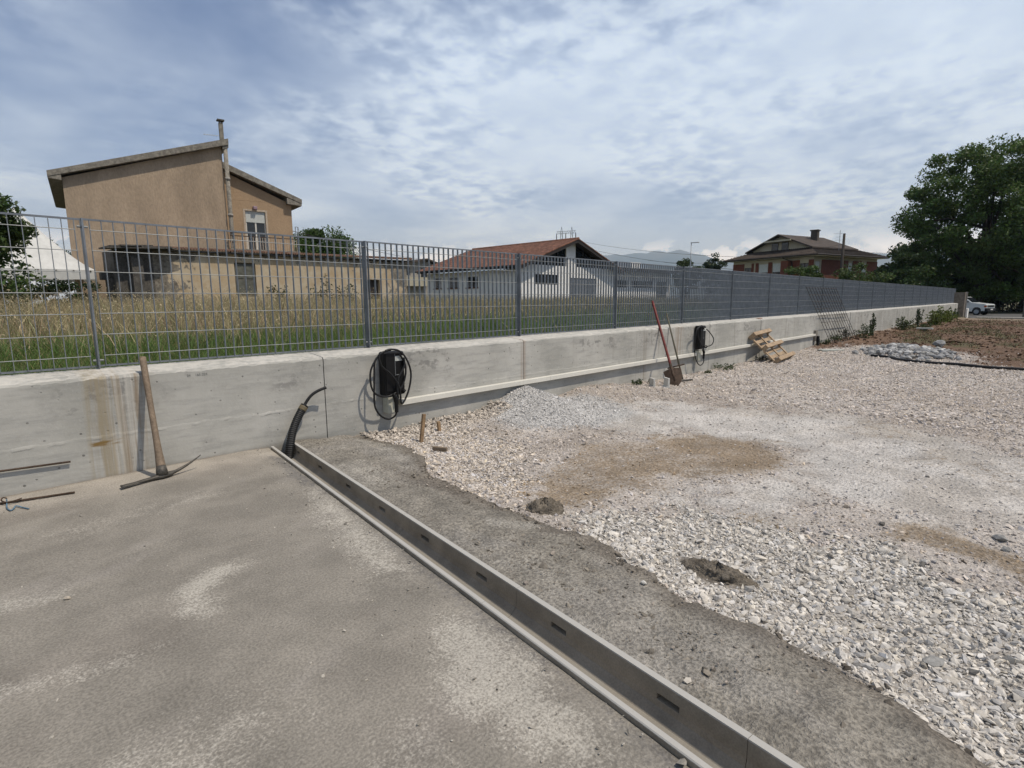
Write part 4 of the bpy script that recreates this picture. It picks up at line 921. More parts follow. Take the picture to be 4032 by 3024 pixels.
# weeds ---------------------------------------------------------------
YCAP = [YW]
def weed(label, cx, cy, h, spread, n, ls, col, seed, up_=.6, name='weed', stems=6, z0=None, group=None):
    g = np.random.default_rng(seed); zz = float(yardz(np.array([cx]), np.array([cy]))[0])-.02 if z0 is None else z0
    t = thing(name, label, 'plant', (cx, cy, zz), group); mb = MB(); tips = []
    for k in range(stems):
        a = g.uniform(0, 6.28); rr_ = spread*g.uniform(.1, 1); hh = h*g.uniform(.55, 1); e = Vector((cx+math.cos(a)*rr_, min(cy+math.sin(a)*rr_, YCAP[0]-.015), zz+hh)); s = Vector((cx+math.cos(a)*rr_*.25, min(cy+math.sin(a)*rr_*.25, YCAP[0]-.02), zz)); tips.append((s, e)); mb.tube([s, s.lerp(e, .5)+Vector((0,0,.05*h)), e], [.006*h+.002, .004*h+.002, .002], 5)
    obj('stem', mb, mOlive, t)
    q = g.integers(0, stems, n); tt_ = g.uniform(.08, 1, n); P = np.array([tips[i][0].lerp(tips[i][1], float(v)) for i, v in zip(q, tt_)])+g.normal(0, .3*spread+.01, (n,3))*np.array((1,.6,.5))*(1.15-tt_[:,None]*.75); P[:,1] = np.minimum(P[:,1], YCAP[0]-.02); P[:,2] = np.maximum(P[:,2], zz+.01)
    V, F, C = leaves(P, g.uniform(.6, 1.3, n)*ls, np.array(col)[None]*g.uniform(.6, 1.45, (n,1)), g, asp=.42); npmesh('leaf_mass', V, F, mLeaf, C, t, org=(cx, cy, zz), kind='stuff')
    return t
DG = (.045,.07,.022); YG = (.12,.15,.035)
weed('small dark weed behind the pale channel offcut', 6.62, 3.98, .12, .10, 140, .035, DG, 1); weed('tiny sprig growing beside the channel offcut under the spade', 6.95, 3.98, .1, .05, 60, .03, DG, 2)
weed('low green weed at the wall foot below the farther charger', 8.75, 3.93, .07, .12, 130, .035, DG, 3); weed('spreading low weed at the wall foot right of the farther charger', 9.55, 3.95, .10, .26, 260, .04, DG, 4)
weed('grey scrubby weed in the shade under the pallet', 11.35, 3.95, .12, .25, 220, .04, (.07,.075,.05), 5)
weed('weed clump at the foot of the black pipe by the trunking end', 15.6, 3.95, .15, .2, 220, .05, DG, 6); weed('weed tuft poking through the left foot of the welded mesh', 16.7, 4.0, .2, .25, 260, .05, (.06,.085,.03), 7)
weed('weed with thistle tops in front of the welded mesh', 17.6, 3.95, .38, .25, 260, .055, (.075,.08,.06), 8); weed('bushy dark weed just right of the welded mesh', 18.9, 3.85, .42, .35, 420, .06, DG, 9)
weed('tall upright dark weed standing against the wall past the mesh', 20.1, 3.85, .8, .12, 340, .075, (.04,.058,.025), 10, stems=5)
weed('leafy green weed clump against the wall before the white plank', 24.6, 3.75, .5, .45, 450, .085, (.07,.09,.035), 11); weed('low weed clump in front of the white plank', 26.0, 3.2, .25, .5, 400, .08, DG, 12)
weed('spiky dark weed rising behind the white plank', 28.3, 3.8, .8, .22, 340, .09, (.04,.06,.03), 13, stems=5); weed('big yellow-green weed bush at the wall foot', 31.5, 3.7, .85, .7, 900, .12, YG, 14, stems=12); weed('second yellow-green weed bush nearer the gate pillar', 35.5, 3.7, .55, .7, 600, .12, YG, 15, stems=10); weed('thin dark weed closest to the gate pillar', 40.5, 3.8, .75, .3, 300, .12, DG, 16)
# sparse tufts of grass on the red earth
Vs, Fs, Cs = [], [], []; off = 0
n = 9000; x = g.uniform(14, 46, n); y = g.uniform(-1.5, 4.1, n); k = fbm(x*.45, y*1.3, 44) > .53+.05*(y < 3.2); x, y = x[k], y[k]; k = polydist(x, y, DIRT) > 0; x, y = x[k], y[k]; n = len(x)
addg(*blades(x, y, yardz(x, y)-.01, g.uniform(.04, .13, n), .012*g.uniform(.7,1.6,n), g.uniform(.2,.9,n), np.array((.09,.095,.035))[None]*g.uniform(.5,1.6,(n,1)), g))
npmesh('sparse_grass', np.concatenate(Vs), np.concatenate(Fs), mGrass, np.concatenate(Cs), kind='stuff', label='sparse grass tufts on the red earth')

# trees -------------------------------------------------------------
BG = (.035,.058,.016)
tree('broadleaf_tree', 'tall dark broadleaf tree towering over the far end of the fence', (66.5,4.6,-.4), 15, (67.1,4.6,8.1,6.6,6.9,7.0), 86000, .27, (.085,.135,.034), 101, trunk=.42, nclump=250, cr=.165, limbs=46, fork=.28, lean=(-.4,.2))
tree('broadleaf_tree', 'second dark tree filling the right edge behind the tall one', (75,-2.5,-.4), 11, (75,-2.5,6.0,5.5,5.5,5.0), 22000, .4, (0.043,0.067,0.020), 102, trunk=.3, nclump=80, cr=.24, limbs=20)
tree('broadleaf_tree', 'dark rounded tree low behind the trunk of the tallest tree', (78,10,-.4), 7, (78,10,3.8,5,5.5,3.6), 16000, .42, (0.038,0.058,0.019), 103, trunk=.25, nclump=60, cr=.28, limbs=10)
tree('broadleaf_tree', 'brownish green tree low at the right edge above the picket fence', (82,2,-.4), 6, (82,2,3.6,5,5,3.2), 14000, .42, (0.072,0.084,0.029), 104, trunk=.2, nclump=60, cr=.28, limbs=10)
for lab, x, y, h, sd in (('dark hedge bush behind the picket fence, nearest the car', 79, 5.5, 1.9, 131), ('dark hedge bush behind the picket fence, between its neighbours', 79.5, 1.5, 2.1, 132), ('dark hedge bush behind the picket fence, at the right edge', 80, -2.8, 2.0, 133)):
    tree('hedge_bush', lab, (x,y,-.4), 4, (x,y,h,2.6,3.0,2.5), 8000, .36, (.03,.042,.016), sd, trunk=.1, nclump=50, cr=.34, limbs=6, cat='bush')
tree('shrub', 'leafy hedge shrub between the villa and the tallest tree', (58.5,12.2,-.35), 4, (58.5,12.0,1.9,2.6,2.6,2.1), 9000, .24, (0.080,0.116,0.036), 105, trunk=.1, nclump=50, cr=.3, limbs=8, cat='shrub')
tree('shrub', 'taller hedge shrub touching the left side of the tallest tree', (60.5,9.4,-.35), 5, (60.5,9.3,2.4,2.6,2.6,2.4), 9000, .26, (0.058,0.090,0.029), 106, trunk=.1, nclump=50, cr=.3, limbs=8, cat='shrub')
tree('shrub', 'bright green spreading shrub in front of the brick villa', (61.0,18.0,-.35), 4, (60.7,18.0,2.9,1.75,1.75,1.35), 4200, .36, (.075,.115,.03), 107, trunk=.12, nclump=30, cr=.32, limbs=10, cat='shrub', asp=.28)
tree('small_tree', 'small round tree left of the street lamp', (81.5,40.9,-.4), 7, (81.5,40.9,4.9,2.3,2.3,2.5), 5200, .34, (.05,.075,.022), 108, trunk=.15, nclump=40, cr=.32, limbs=6)
tree('small_tree', 'small conical tree right of the street lamp', (84.6,37.8,-.4), 8, (84.6,37.8,4.6,1.75,1.75,3.2), 5200, .32, (.045,.066,.028), 109, trunk=.15, nclump=40, cr=.3, limbs=6)
tree('round_tree', 'dense dark green dome tree behind the tan house', (22.3,43.4,.3), 7, (22.4,43.2,4.2,2.5,2.5,2.8), 34000, .2, (.07,.12,.028), 110, trunk=.2, nclump=90, cr=.36, limbs=8)
tree('broadleaf_tree', 'leafy tree at the left edge in front of the white tent', (.4,23.3,.3), 4.6, (.3,23.3,2.75,1.8,1.6,2.5), 24000, .15, (.065,.105,.03), 111, trunk=.1, nclump=60, cr=.3, limbs=12)
tree('shrub', 'low dark shrub in the shade under the white tent', (2.9,26.0,.3), 2, (2.9,26.0,1.2,1.5,.7,.8), 4000, .12, (.03,.05,.016), 112, trunk=.05, nclump=30, cr=.35, limbs=6, cat='shrub')
tree('round_tree', 'far tree top peeping between the white tent and the tan house', (5.2,52,.3), 7, (5.2,52,4.4,1.7,1.7,1.5), 2500, .22, (.045,.075,.02), 113, trunk=.12, nclump=24, cr=.35, limbs=5)
YCAP[0] = 27.95
for lab, x, y, h, s in (('scraggly shrub by the shuttered window of the low ruin', 11.6, 27.4, 1.5, 21), ('taller scraggly shrub against the middle of the low ruin', 14.2, 27.3, 2.1, 22), ('thin shrub against the ruin left of its dark opening', 15.5, 27.4, 1.7, 23)):
    weed(lab, x, y, h*1.0, .9, 420, .15, (.045,.06,.022), s, stems=9, z0=.45)

# ================================================================== BUILDINGS
class Face:
    """a vertical facade: origin, along-direction, outward normal"""
    def __init__(s, o, u, n): s.o = Vector(o); s.u = Vector(u).normalized(); s.n = Vector(n).normalized()
    def p(s, u, z, d=0): return s.o+s.u*u+Vector((0,0,z))+s.n*d
    def box(s, mb, u0, u1, z0, z1, d0, d1):
        return mb.add([s.p(u,z,d) for d in (d0,d1) for u,z in ((u0,z0),(u1,z0),(u1,z1),(u0,z1))], [(0,1,2,3),(7,6,5,4),(0,4,5,1),(1,5,6,2),(2,6,7,3),(3,7,4,0)])
    def wall(s, mb, u0, u1, z0, z1, holes, rev=.15):
        us = sorted({u0,u1,*[h[0] for h in holes],*[h[1] for h in holes]}); zs = sorted({z0,z1,*[h[2] for h in holes],*[h[3] for h in holes]})
        for i in range(len(us)-1):
            for j in range(len(zs)-1):
                uc, zc_ = (us[i]+us[i+1])/2, (zs[j]+zs[j+1])/2
                if any(h[0] < uc < h[1] and h[2] < zc_ < h[3] for h in holes): continue
                mb.add([s.p(us[i],zs[j]),s.p(us[i+1],zs[j]),s.p(us[i+1],zs[j+1]),s.p(us[i],zs[j+1])], [(0,1,2,3)])
        for a,b,c,d in holes:
            for q in (((a,c),(b,c)),((b,c),(b,d)),((b,d),(a,d)),((a,d),(a,c))):
                mb.add([s.p(*q[0]),s.p(*q[1]),s.p(*q[1],-rev),s.p(*q[0],-rev)], [(3,2,1,0)])
        return mb
def window(F_, parent, u0, u1, z0, z1, fm, gm, d=-.1, fw=.06, mull=1, sill=None, shutter=None, name='window'):
    mb = MB(); F_.box(mb, u0, u0+fw, z0, z1, d, d+.05); F_.box(mb, u1-fw, u1, z0, z1, d, d+.05); F_.box(mb, u0+fw, u1-fw, z1-fw, z1, d, d+.05); F_.box(mb, u0+fw, u1-fw, z0, z0+fw, d, d+.05)
    for k in range(mull):
        c = u0+(u1-u0)*(k+1)/(mull+1); F_.box(mb, c-fw*.6, c+fw*.6, z0+fw, z1-fw, d, d+.05)
    w = obj(name, mb, fm, parent)
    for k in range(mull+1):
        a = u0+(u1-u0)*k/(mull+1); b = u0+(u1-u0)*(k+1)/(mull+1); mb = MB(); F_.box(mb, a+.03, b-.03, z0+.03, z1-.03, d+.005, d+.02); obj('pane', mb, gm, w)
    if sill: mb = MB(); F_.box(mb, u0-.1, u1+.1, z0-.07, z0-.003, -.1, .08); obj('sill', mb, sill, w)
    if shutter:
        zs = z1-(z1-z0)*shutter[0]; mb = MB(); n = max(4, int((z1-zs)/.06))
        for k in range(n): a = zs+(z1-zs)*k/n; F_.box(mb, u0+fw*.4, u1-fw*.4, a+.004, zs+(z1-zs)*(k+1)/n, d+.055, d+.075)
        obj('roller_shutter', mb, shutter[1], w)
    return w
# ---- tan house ----------------------------------------------------
H = thing('tan_house', 'tan stucco house with two staggered sloping roofs and a tall flue', 'house', (9.5, 36, .4))
TD = Vector((.9903,-.1392,0)); TB = Vector((.1392,.9903,0)); TM = Matrix(((TD.x,TB.x,0,4.33),(TD.y,TB.y,0,32),(0,0,1,0),(0,0,0,1)))
def tmb(): m = MB(); m.M = TM; return m
obj('wall', tmb().prism([(u,0,z) for u,z in ((0,.2),(6.55,.2),(6.55,8.95),(0,6.62))], (0,0,0), (0,9,0)), mTan, H)
roof = obj('roof', tmb().prism([(-.50,-.3,6.56),(6.84,-.3,9.03),(6.84,-.3,9.32),(-.50,-.3,6.80)], (0,0,0), (0,9.6,0)), mRoofC, H)
obj('eave_box', tmb().prism([(-.48,-.28,6.50),(-.02,-.28,6.46),(-.02,-.28,6.72),(-.48,-.28,6.565)], (0,0,0), (0,9.5,0)), mRoofC, roof)
obj('ridge_beam', tmb().prism([(6.56,-.25,8.78),(6.84,-.25,8.90),(6.84,-.25,9.025),(6.56,-.25,8.93)], (0,0,0), (0,9.4,0)), mRoofC, roof)
F1 = Face(TM @ Vector((6.56,1,0)), TD, -TB); hole = (7.66-6.56, 8.70-6.56, 3.88, 6.03)
mb = MB(); F1.wall(mb, 0, 3.57, .2, 6.54, [hole], .18)
mb.M = TM; mb.prism([(6.56,1.0,6.545),(10.13,1.0,6.545),(10.13,1.0,6.58),(6.56,1.0,8.02)], (0,0,0), (0,.03,0)); mb.box(6.57,10.125,1.19,8,.2,6.53); mb.M = None
obj('wall', mb, mTan2, H)
roof2 = obj('roof', tmb().prism([(6.56,.7,8.10),(10.66,.7,6.64),(10.66,.7,6.87),(6.56,.7,8.42)], (0,0,0), (0,7.8,0)), mRoofC, H, label='lower right roof slope of the tan house')
obj('eave_box', tmb().prism([(9.85,.72,6.56),(10.64,.72,6.50),(10.64,.72,6.63),(9.85,.72,6.905)], (0,0,0), (0,7.7,0)), mRoofC, roof2)
mb = MB(); d0 = hole
for a,b,c,e in ((d0[0]-.10,d0[0],d0[2],d0[3]+.09),(d0[1],d0[1]+.10,d0[2],d0[3]+.09),(d0[0],d0[1],d0[3],d0[3]+.09)): F1.box(mb, a, b, c, e, .002, .012)
dr = window(F1, H, *d0, mPvc, mGlass, d=-.14, fw=.065, mull=1, shutter=(.28, mShut), name='balcony_door'); obj('door_surround', mb, mPale, dr, kind='stuff')
mb = MB(); F1.box(mb, 1.50, 1.72, 6.10, 6.29, .002, .16); obj('wall_lamp', mb, mSkin, H, bevel=.03)
balc = obj('balcony', tmb().box(6.56,10.1,-.28,.98,3.66,3.86), mRoofC, H)
for z in (4.68, 4.52): obj('rail', tmb().box(6.57,10.08,-.26,-.22,z-.02,z+.02), mIron, balc)
for k in range(30):
    u = 6.62+k*.118; obj('baluster', tmb().box(u-.012,u+.012,-.25,-.23,3.86,4.50), mPale, balc)
obj('handrail_end', tmb().tube([(10.05,-.24,3.86),(10.05,-.24,5.2),(10.05,.25,5.25),(10.05,.25,4.8)], .025, 6), mSteelF, balc)
fl = obj('flue', tmb().tube([(6.70,-.13,.4),(6.70,-.13,8.9)], .105, 10), mRoofC, H, smooth=True)
for z in (7.3, 5.5, 4.2): obj('collar', tmb().tube([(6.70,-.13,z),(6.70,-.13,z+.12)], .13, 10), mKerb, fl, smooth=True)
ch = obj('chimney', tmb().box(6.48,6.66,-.26,-.08,9.1,10.05), mRoofC, H)
obj('cap', tmb().box(6.41,6.73,-.33,-.01,10.13,10.19), mGrime, ch)
for q in (6.50, 6.60): obj('cap_leg', tmb().box(q,q+.04,-.24,-.10,10.05,10.13), mGrime, ch)
an = thing('roof_aerial', 'thin television aerial fixed to the chimney of the tan house', 'aerial', TM @ Vector((6.45,-.2,9.3)))
obj('boom', tmb().tube([(5.74,-.2,9.36),(6.47,-.2,9.40)], .012, 5), mSteelF, an)
for k in range(6): u = 5.8+k*.11; obj('element', tmb().tube([(u,-.4,9.365+.005*k),(u,0,9.365+.005*k)], .006, 4), mSteelF, an)
# ---- low derelict outbuilding ------------------------------------
B = thing('derelict_outbuilding', 'long low ruined outbuilding with peeling yellow plaster in front of the tan house', 'outbuilding', (12.4, 30, .4))
F2 = Face((5.15,28,0), (1,0,0), (0,-1,0)); w1 = (9.88-5.15,10.86-5.15,1.35,2.96); w2 = (17.0-5.15,17.85-5.15,1.2,2.32)
mb = MB(); F2.wall(mb, 1.4, 14.6, .2, 3.38, [w1, w2], .25); mb.box(6.56, 19.74, 28.26, 30.2, .2, 3.37); obj('wall', mb, mPeel, B)
mb = MB(); F2.wall(mb, 0, 1.395, .2, 3.3, [], .2); mb.box(5.16, 6.54, 28.02, 30.2, .2, 3.3); F2.box(mb, .55, .95, .2, 3.0, 0.003, .35); obj('sooty_wall', mb, mGrime, B, label='blackened left end of the ruin')
mb = MB(); n = 118; 
for i in range(n):       # corrugated tile eave, one barrel each
    x = 5.9+i*.12; zt = 3.50+.03*math.sin(i*.7); mb.tube([(x,27.72,3.44+.012*(x-6)*.9),(x,30.5,3.66+.012*(x-6)*.9)], .062, 6)
obj('roof', mb, mTile, B)
mb = MB(); mb.prism([(5.6,27.78,3.30),(20.1,27.78,3.44),(20.1,27.78,3.50),(5.6,27.78,3.37)], (0,0,0), (0,2.6,0)); obj('eave_board', mb, mGrime, B)
for k in range(9):       # collapsed slates at the left end
    a = Vector((4.75+.18*k, 27.72+.05*(k % 3), 3.30+.035*k*(.6 if k < 4 else .2)+.05*(k % 2))); obj('broken_slate', MB().bar(a, a+Vector((1.15,.1,.06)), .9, .05), mGrime, B)
mb = MB()
for q in range(2):
    a = w1[0]+.04+q*.46; F2.box(mb, a, a+.44, w1[2]+.03, w1[3]-.04, -.12, -.07); 
mShutP = pmat('grey_green_paint', (.12,.122,.10), .8, var=.25, scale=6)
sh = obj('wooden_shutter', mb, mShutW, B)
for q in range(2):
    for r_ in range(2):
        a = w1[0]+.10+q*.46; mb = MB(); F2.box(mb, a, a+.32, w1[2]+.12+r_*.76, w1[2]+.76+r_*.72, -.069, -.05); obj('shutter_panel', mb, mShutP, sh)
mb = MB(); F2.box(mb, w2[0], w2[1], w2[2], w2[3], -.24, -.22); obj('dark_opening', mb, mDarkW, B)
# ---- marquee --------------------------------------------------------
tn = thing('marquee_tent', 'white peaked marquee tent beside the tan house', 'tent', (1.9, 30.2, .4))
cx, cy, hw, zb, zp = 2.45, 30.6, 2.2, 2.45, 5.0; V = []; nu, nv = 33, 10
per = [(math.cos(a), math.sin(a)) for a in np.linspace(0, 2*math.pi, nu)]
for (c_, s_) in per:
    m = max(abs(c_), abs(s_)); ex, ey = c_/m*hw, s_/m*1.7
    for j in range(nv):
        q = j/(nv-1); k = q; zz = zb+(zp-zb)*((1-q)**1.25); V.append((cx+ex*k, cy+ey*k, zz))
mb = MB(); mb.grid(V, nu, nv); obj('canopy', mb, mTent, tn, smooth=True)
mb = MB(); pts = []
for (c_, s_) in per:
    m = max(abs(c_), abs(s_)); pts.append((cx+c_/m*hw, cy+s_/m*1.7))
V = []
for i, (a, b_) in enumerate(pts):
    for z in (zb, zb-.2, zb-.40+.03*math.sin(i*2.1)): V.append((a, b_, z))
mb.grid(V, nu, 3); obj('valance', mb, mTent, tn)
for sx in (-1,1):
    for sy in (-1,1): obj('leg', MB().tube([(cx+sx*hw*.99, cy+sy*1.68, .3), (cx+sx*hw*.99, cy+sy*1.68, zb)], .035, 6), mSteelF, tn)
for k in range(9): x = cx-hw+.3+k*.56; obj('eyelet', MB().tube([(x, cy-1.705, zb-.05),(x, cy-1.72, zb-.05)], .035, 6), mGrime, tn)
obj('lean_to_beam', MB().box(4.75, 5.5, 28.4, 28.9, 2.05, 2.35), mGrime, B)
obj('lean_to_post', MB().box(5.02, 5.14, 28.4, 28.5, .3, 2.05), mGrime, B)
# ---- white warehouse -------------------------------------------------
Wh = thing('white_warehouse', 'white low warehouse with red tiled gable roof and dark gable glazing', 'warehouse', (38.4, 36, .4))
FG = Face((31.95,30,0), (1,0,0), (0,-1,0)); hw1 = (33.67-31.95, 36.6-31.95, 2.38, 3.2); gd = (38.3-31.95, 42.2-31.95, .3, 3.0)
mb = MB(); FG.wall(mb, 0, 12.9, .2, 3.55, [hw1, gd], .2); 
# left wall, faces -x
FLw = Face((31.95,42,0), (0,-1,0), (-1,0,0)); lw = [(42-41.0,42-39.95,2.2,3.12),(42-38.9,42-37.5,2.2,3.12),(42-36.45,42-35.0,2.2,3.12)]
FLw.wall(mb, 0, 12, .2, 3.55, lw, .2); mb.box(44.8,44.85,30.02,42,.2,3.55); mb.box(32.2,44.8,41.9,42,.2,3.55)
# gable: white pillar and flanks, glazing between
FG.box(mb, 37.7-31.95, 38.98-31.95, 3.551, 5.95, -.25, .0)
obj('wall', mb, mWhite, Wh)
mb = MB(); FG.box(mb, .02, 12.88, 3.55, 3.95, -.2, -.002); obj('gable_band', mb, mWhite, Wh)
gl = MB()
def zroof(x): return 6.12-abs(x-38.4)*.345
for a, b in ((33.3,37.68),(39.0,43.5)):
    z0 = 3.96; gl.prism([(a,30.1,z0),(b,30.1,z0),(b,30.1,zroof(b)-.12),(a,30.1,max(z0+.02, zroof(a)-.12))], (0,0,0), (0,.03,0))
gz = obj('gable_glazing', gl, mGlass, Wh)
for x in (34.4,35.5,36.6,40.1,41.2,42.3): obj('glazing_bar', MB().box(x-.04,x+.04,30.04,30.1,3.96,zroof(x)-.12), mDarkW, gz)
mb = MB()
for sgn in (-1, 1): mb.prism([(38.4,29.3,6.22),(38.4+sgn*7.25,29.3,6.22-7.25*.345),(38.4+sgn*7.25,29.3,6.22-7.25*.345-.28),(38.4,29.3,5.94)], (0,0,0), (0,.12,0))
rfW = obj('verge_board', mb, mDarkW, Wh)
for sgn in (-1, 1):       # tile courses, lapped
    mb = MB(); nC = 26; 
    for k in range(nC):
        a = 7.3*k/nC; b = 7.3*(k+1)/nC+.05; z0 = 6.30-a*.345; z1 = 6.26-b*.345
        mb.prism([(38.4+sgn*a,29.25,z0-.02),(38.4+sgn*b,29.25,z1+.05),(38.4+sgn*b,29.25,z1-.03),(38.4+sgn*a,29.25,z0-.09)], (0,0,0), (0,13.5,0))
    obj('roof_slope', mb, mTileR, Wh)
for sgn in (-1, 1): obj('soffit', MB().prism([(38.4,29.42,6.12),(38.4+sgn*7.2,29.42,6.12-7.2*.345),(38.4+sgn*7.2,29.42,6.06-7.2*.345),(38.4,29.42,6.06)], (0,0,0), (0,13.2,0)), mDarkW, Wh)
obj('ridge_cap', MB().tube([(38.4,29.22,6.27),(38.4,42.78,6.27)], .11, 8), mTileR, Wh)
window(FG, Wh, *hw1, mDarkW, mGlass, mull=3, name='strip_window')
for h_ in lw:
    w_ = window(FLw, Wh, *h_, mDarkW, mGlass, mull=1, sill=mBrick)
mb = MB(); FG.box(mb, gd[0], gd[1], gd[2], gd[3], -.12, -.06); gdo = obj('garage_door', mb, mGrey, Wh)
for k in range(7): mb = MB(); FG.box(mb, gd[0]+.5*k+.2, gd[0]+.5*k+.26, gd[2], gd[3], -.0595, -.03); obj('door_rib', mb, mGrey, gdo)
obj('downpipe', MB().tube([(31.2,29.6,3.55),(31.5,29.85,3.3),(31.85,29.93,3.0),(31.85,29.93,.3)], .06, 7), mDarkW, Wh)
obj('gutter', MB().box(31.02,31.16,29.3,42.7,3.68,3.80), mDarkW, Wh)
# annex on the right
Ax = thing('white_annex', 'flat roofed white annex with a long dark canopy right of the warehouse', 'building', (50.5, 33, .4))
FA = Face((45.0,30.6,0), (1,0,0), (0,-1,0)); hA = [(.6,3.4,2.3,3.0),(4.2,8.2,2.3,3.0),(9.0,11.2,1.2,3.0)]
mb = MB(); FA.wall(mb, 0, 12, .2, 3.9, hA, .2); mb.box(45.02,56.98,30.82,38,.2,3.88); obj('wall', mb, mWhite, Ax)
obj('roof_edge', MB().box(44.9,57.2,29.6,38.2,3.9,4.15), mDarkW, Ax); obj('roof_box', MB().box(49.5,51.5,31,34,4.15,4.9), mWhite, Ax)
for h_ in hA: window(FA, Ax, *h_, mDarkW, mGlass, mull=2)
# ---- house seen between the ruin and the warehouse --------------------
Mh = thing('grey_house', 'distant grey house with balcony between the ruin and the warehouse', 'house', (45, 64, .3))
FM = Face((41.0,60,0), (1,0,0), (0,-1,0)); hm = [(.8,1.9,4.4,5.4),(3.6,4.6,3.9,5.4)]
mb = MB(); FM.wall(mb, 0, 6.6, 0, 5.7, hm, .2); mb.box(41.02,47.58,60.22,68,0,5.69); mb.prism([(41,60.01,5.7),(47.6,60.01,5.7),(45.2,60.01,6.4)], (0,0,0), (0,7.9,0)); obj('wall', mb, pmat('grey_render', (.33,.31,.27), .9), Mh)
mb = MB(); mb.prism([(40.3,59.3,5.45),(45.2,59.3,6.45),(48.2,59.3,5.75),(48.2,59.3,5.9),(45.2,59.3,6.65),(40.3,59.3,5.62)], (0,0,0), (0,9,0)); obj('roof', mb, mTileB, Mh)
obj('balcony_parapet', MB().box(41.3,45.4,58.9,59.98,3.0,4.15), mCream, Mh)
for h_ in hm: window(FM, Mh, *h_, mDarkW, mGlass, mull=1)
# ---- villa ------------------------------------------------------------
Vi = thing('brick_villa', 'two storey villa with brick panels, cream bands and brown hipped roof', 'villa', (76, 24, -.4))
C0 = Vector((74.9,21.0,0)); av = Vector((.309,.951,0)); bv = Vector((.951,-.309,0)); La, Lb = 12.0, 13.4
FL = Face(C0+av*La, -av, -bv); FR = Face(C0, bv, -av)     # left facade runs far->near, right facade near->far
z1v, z2v = 3.2, 6.0
holesL = [(1.9,3.0,3.4,5.3),(4.2,5.6,3.9,5.65),(6.3,7.9,3.9,5.65),(10.2,11.3,3.4,5.45)]
holesR = [(.25,1.15,3.8,5.6),(7.0,7.9,4.0,5.55),(9.9,11.0,4.0,5.55)]
mb = MB(); FL.wall(mb, 0, La, -.4, 6.2, holesL, .2); FR.wall(mb, 0, Lb, -.4, 6.2, holesR, .2)
q = [C0+av*.25+bv*.25, C0+av*.25+bv*Lb, C0+av*La+bv*Lb, C0+av*La+bv*.25]; mb.prism([p+Vector((0,0,-.4)) for p in q], (0,0,0), (0,0,6.6)); obj('wall', mb, mCream, Vi)
for F_, lst in ((FL, [(0,1.85),(3.05,3.4),(3.7,4.15),(5.65,6.25),(8.0,9.0),(9.1,10.15),(11.35,12.0)]), (FR, [(1.5,5.6),(6.1,6.95),(7.95,9.85),(11.05,13.4)])):
    for a, b in lst:
        mb = MB(); F_.box(mb, a, b, 2.6, 5.85, .003, .06); obj('brick_panel', mb, mBrick, Vi)
mb = MB(); F_=FL; F_.box(mb, 8.0, 9.05, -.3, 5.85, .061, .75); obj('brick_pier', mb, mBrick, Vi)
for k, h_ in enumerate(holesL): window(FL, Vi, *h_, mDarkW, mGlass, mull=1, shutter=((.62, mShut) if k in (1,2) else None))
for k, h_ in enumerate(holesR): window(FR, Vi, *h_, mDarkW, mGlass, mull=0, shutter=(.7, mShut), sill=mCream)
mb = MB(); FR.box(mb, -.2, 3.0, 2.75, 2.95, .0, 1.2); vb = obj('balcony', mb, mCream, Vi)
mb = MB(); 
for k in range(14): FR.box(mb, -.15+k*.22, -.13+k*.22, 2.95, 3.9, 1.15, 1.18)
FR.box(mb, -.18, 2.98, 3.9, 3.95, 1.13, 1.19); obj('railing', mb, mDarkW, vb)
ac = MB(); FL.box(ac, 9.3, 10.1, 3.05, 3.75, .065, .45); aco = obj('air_conditioner', ac, mWhite, Vi); ac = MB(); c = FL.p(9.55,3.4,.46); ac.tube([FL.p(9.55,3.4,.452), FL.p(9.55,3.4,.47)], .24, 14); obj('fan_grille', ac, mGrime, aco)
ov = .95
def VP(a, b, z): return C0+av*a+bv*b+Vector((0,0,z))
mb = MB(); outer = [VP(-ov,-ov,6.42),VP(-ov,Lb+ov,6.42),VP(La+ov,Lb+ov,6.42),VP(La+ov,-ov,6.42)]; inn_ = [VP(4.4,4.4,8.45),VP(4.4,Lb-4.4,8.45),VP(La-4.4,Lb-4.4,8.45),VP(La-4.4,4.4,8.45)]
mb.add(outer+inn_+[p-Vector((0,0,.16)) for p in outer], [(0,1,5,4),(1,2,6,5),(2,3,7,6),(3,0,4,7),(4,5,6,7),(8,11,10,9),(0,8,9,1),(1,9,10,2),(2,10,11,3),(3,11,8,0)]); vr = obj('roof', mb, mTileB, Vi)
# tile ribs running down the two visible slopes
mb = MB()
for k in range(46):
    b = -ov+(Lb+2*ov)*(k+.5)/46; q = min(1, max(0, min((b+ov)/5.35, (Lb+ov-b)/5.35))); mb.tube([VP(-ov,b,6.45), VP(-ov+5.35*q,b,6.45+2.03*q)], .075, 5)
    a = -ov+(La+2*ov)*(k+.5)/46; q = min(1, max(0, min((a+ov)/5.35, (La+ov-a)/5.35))); mb.tube([VP(a,-ov,6.45), VP(a,-ov+5.35*q,6.45+2.03*q)], .075, 5)
obj('tile_rib', mb, mTileB, vr, kind='stuff')
mb = MB(); 
for p, q in ((0,1),(3,0)): mb.tube([outer[p]-Vector((0,0,.05)), outer[q]-Vector((0,0,.05))], .09, 6)
obj('gutter', mb, mDarkW, vr)
mb = MB(); so_ = [p-Vector((0,0,.165)) for p in outer]; mb.add(so_, [(0,3,2,1)]); obj('soffit', mb, mWhite, vr)
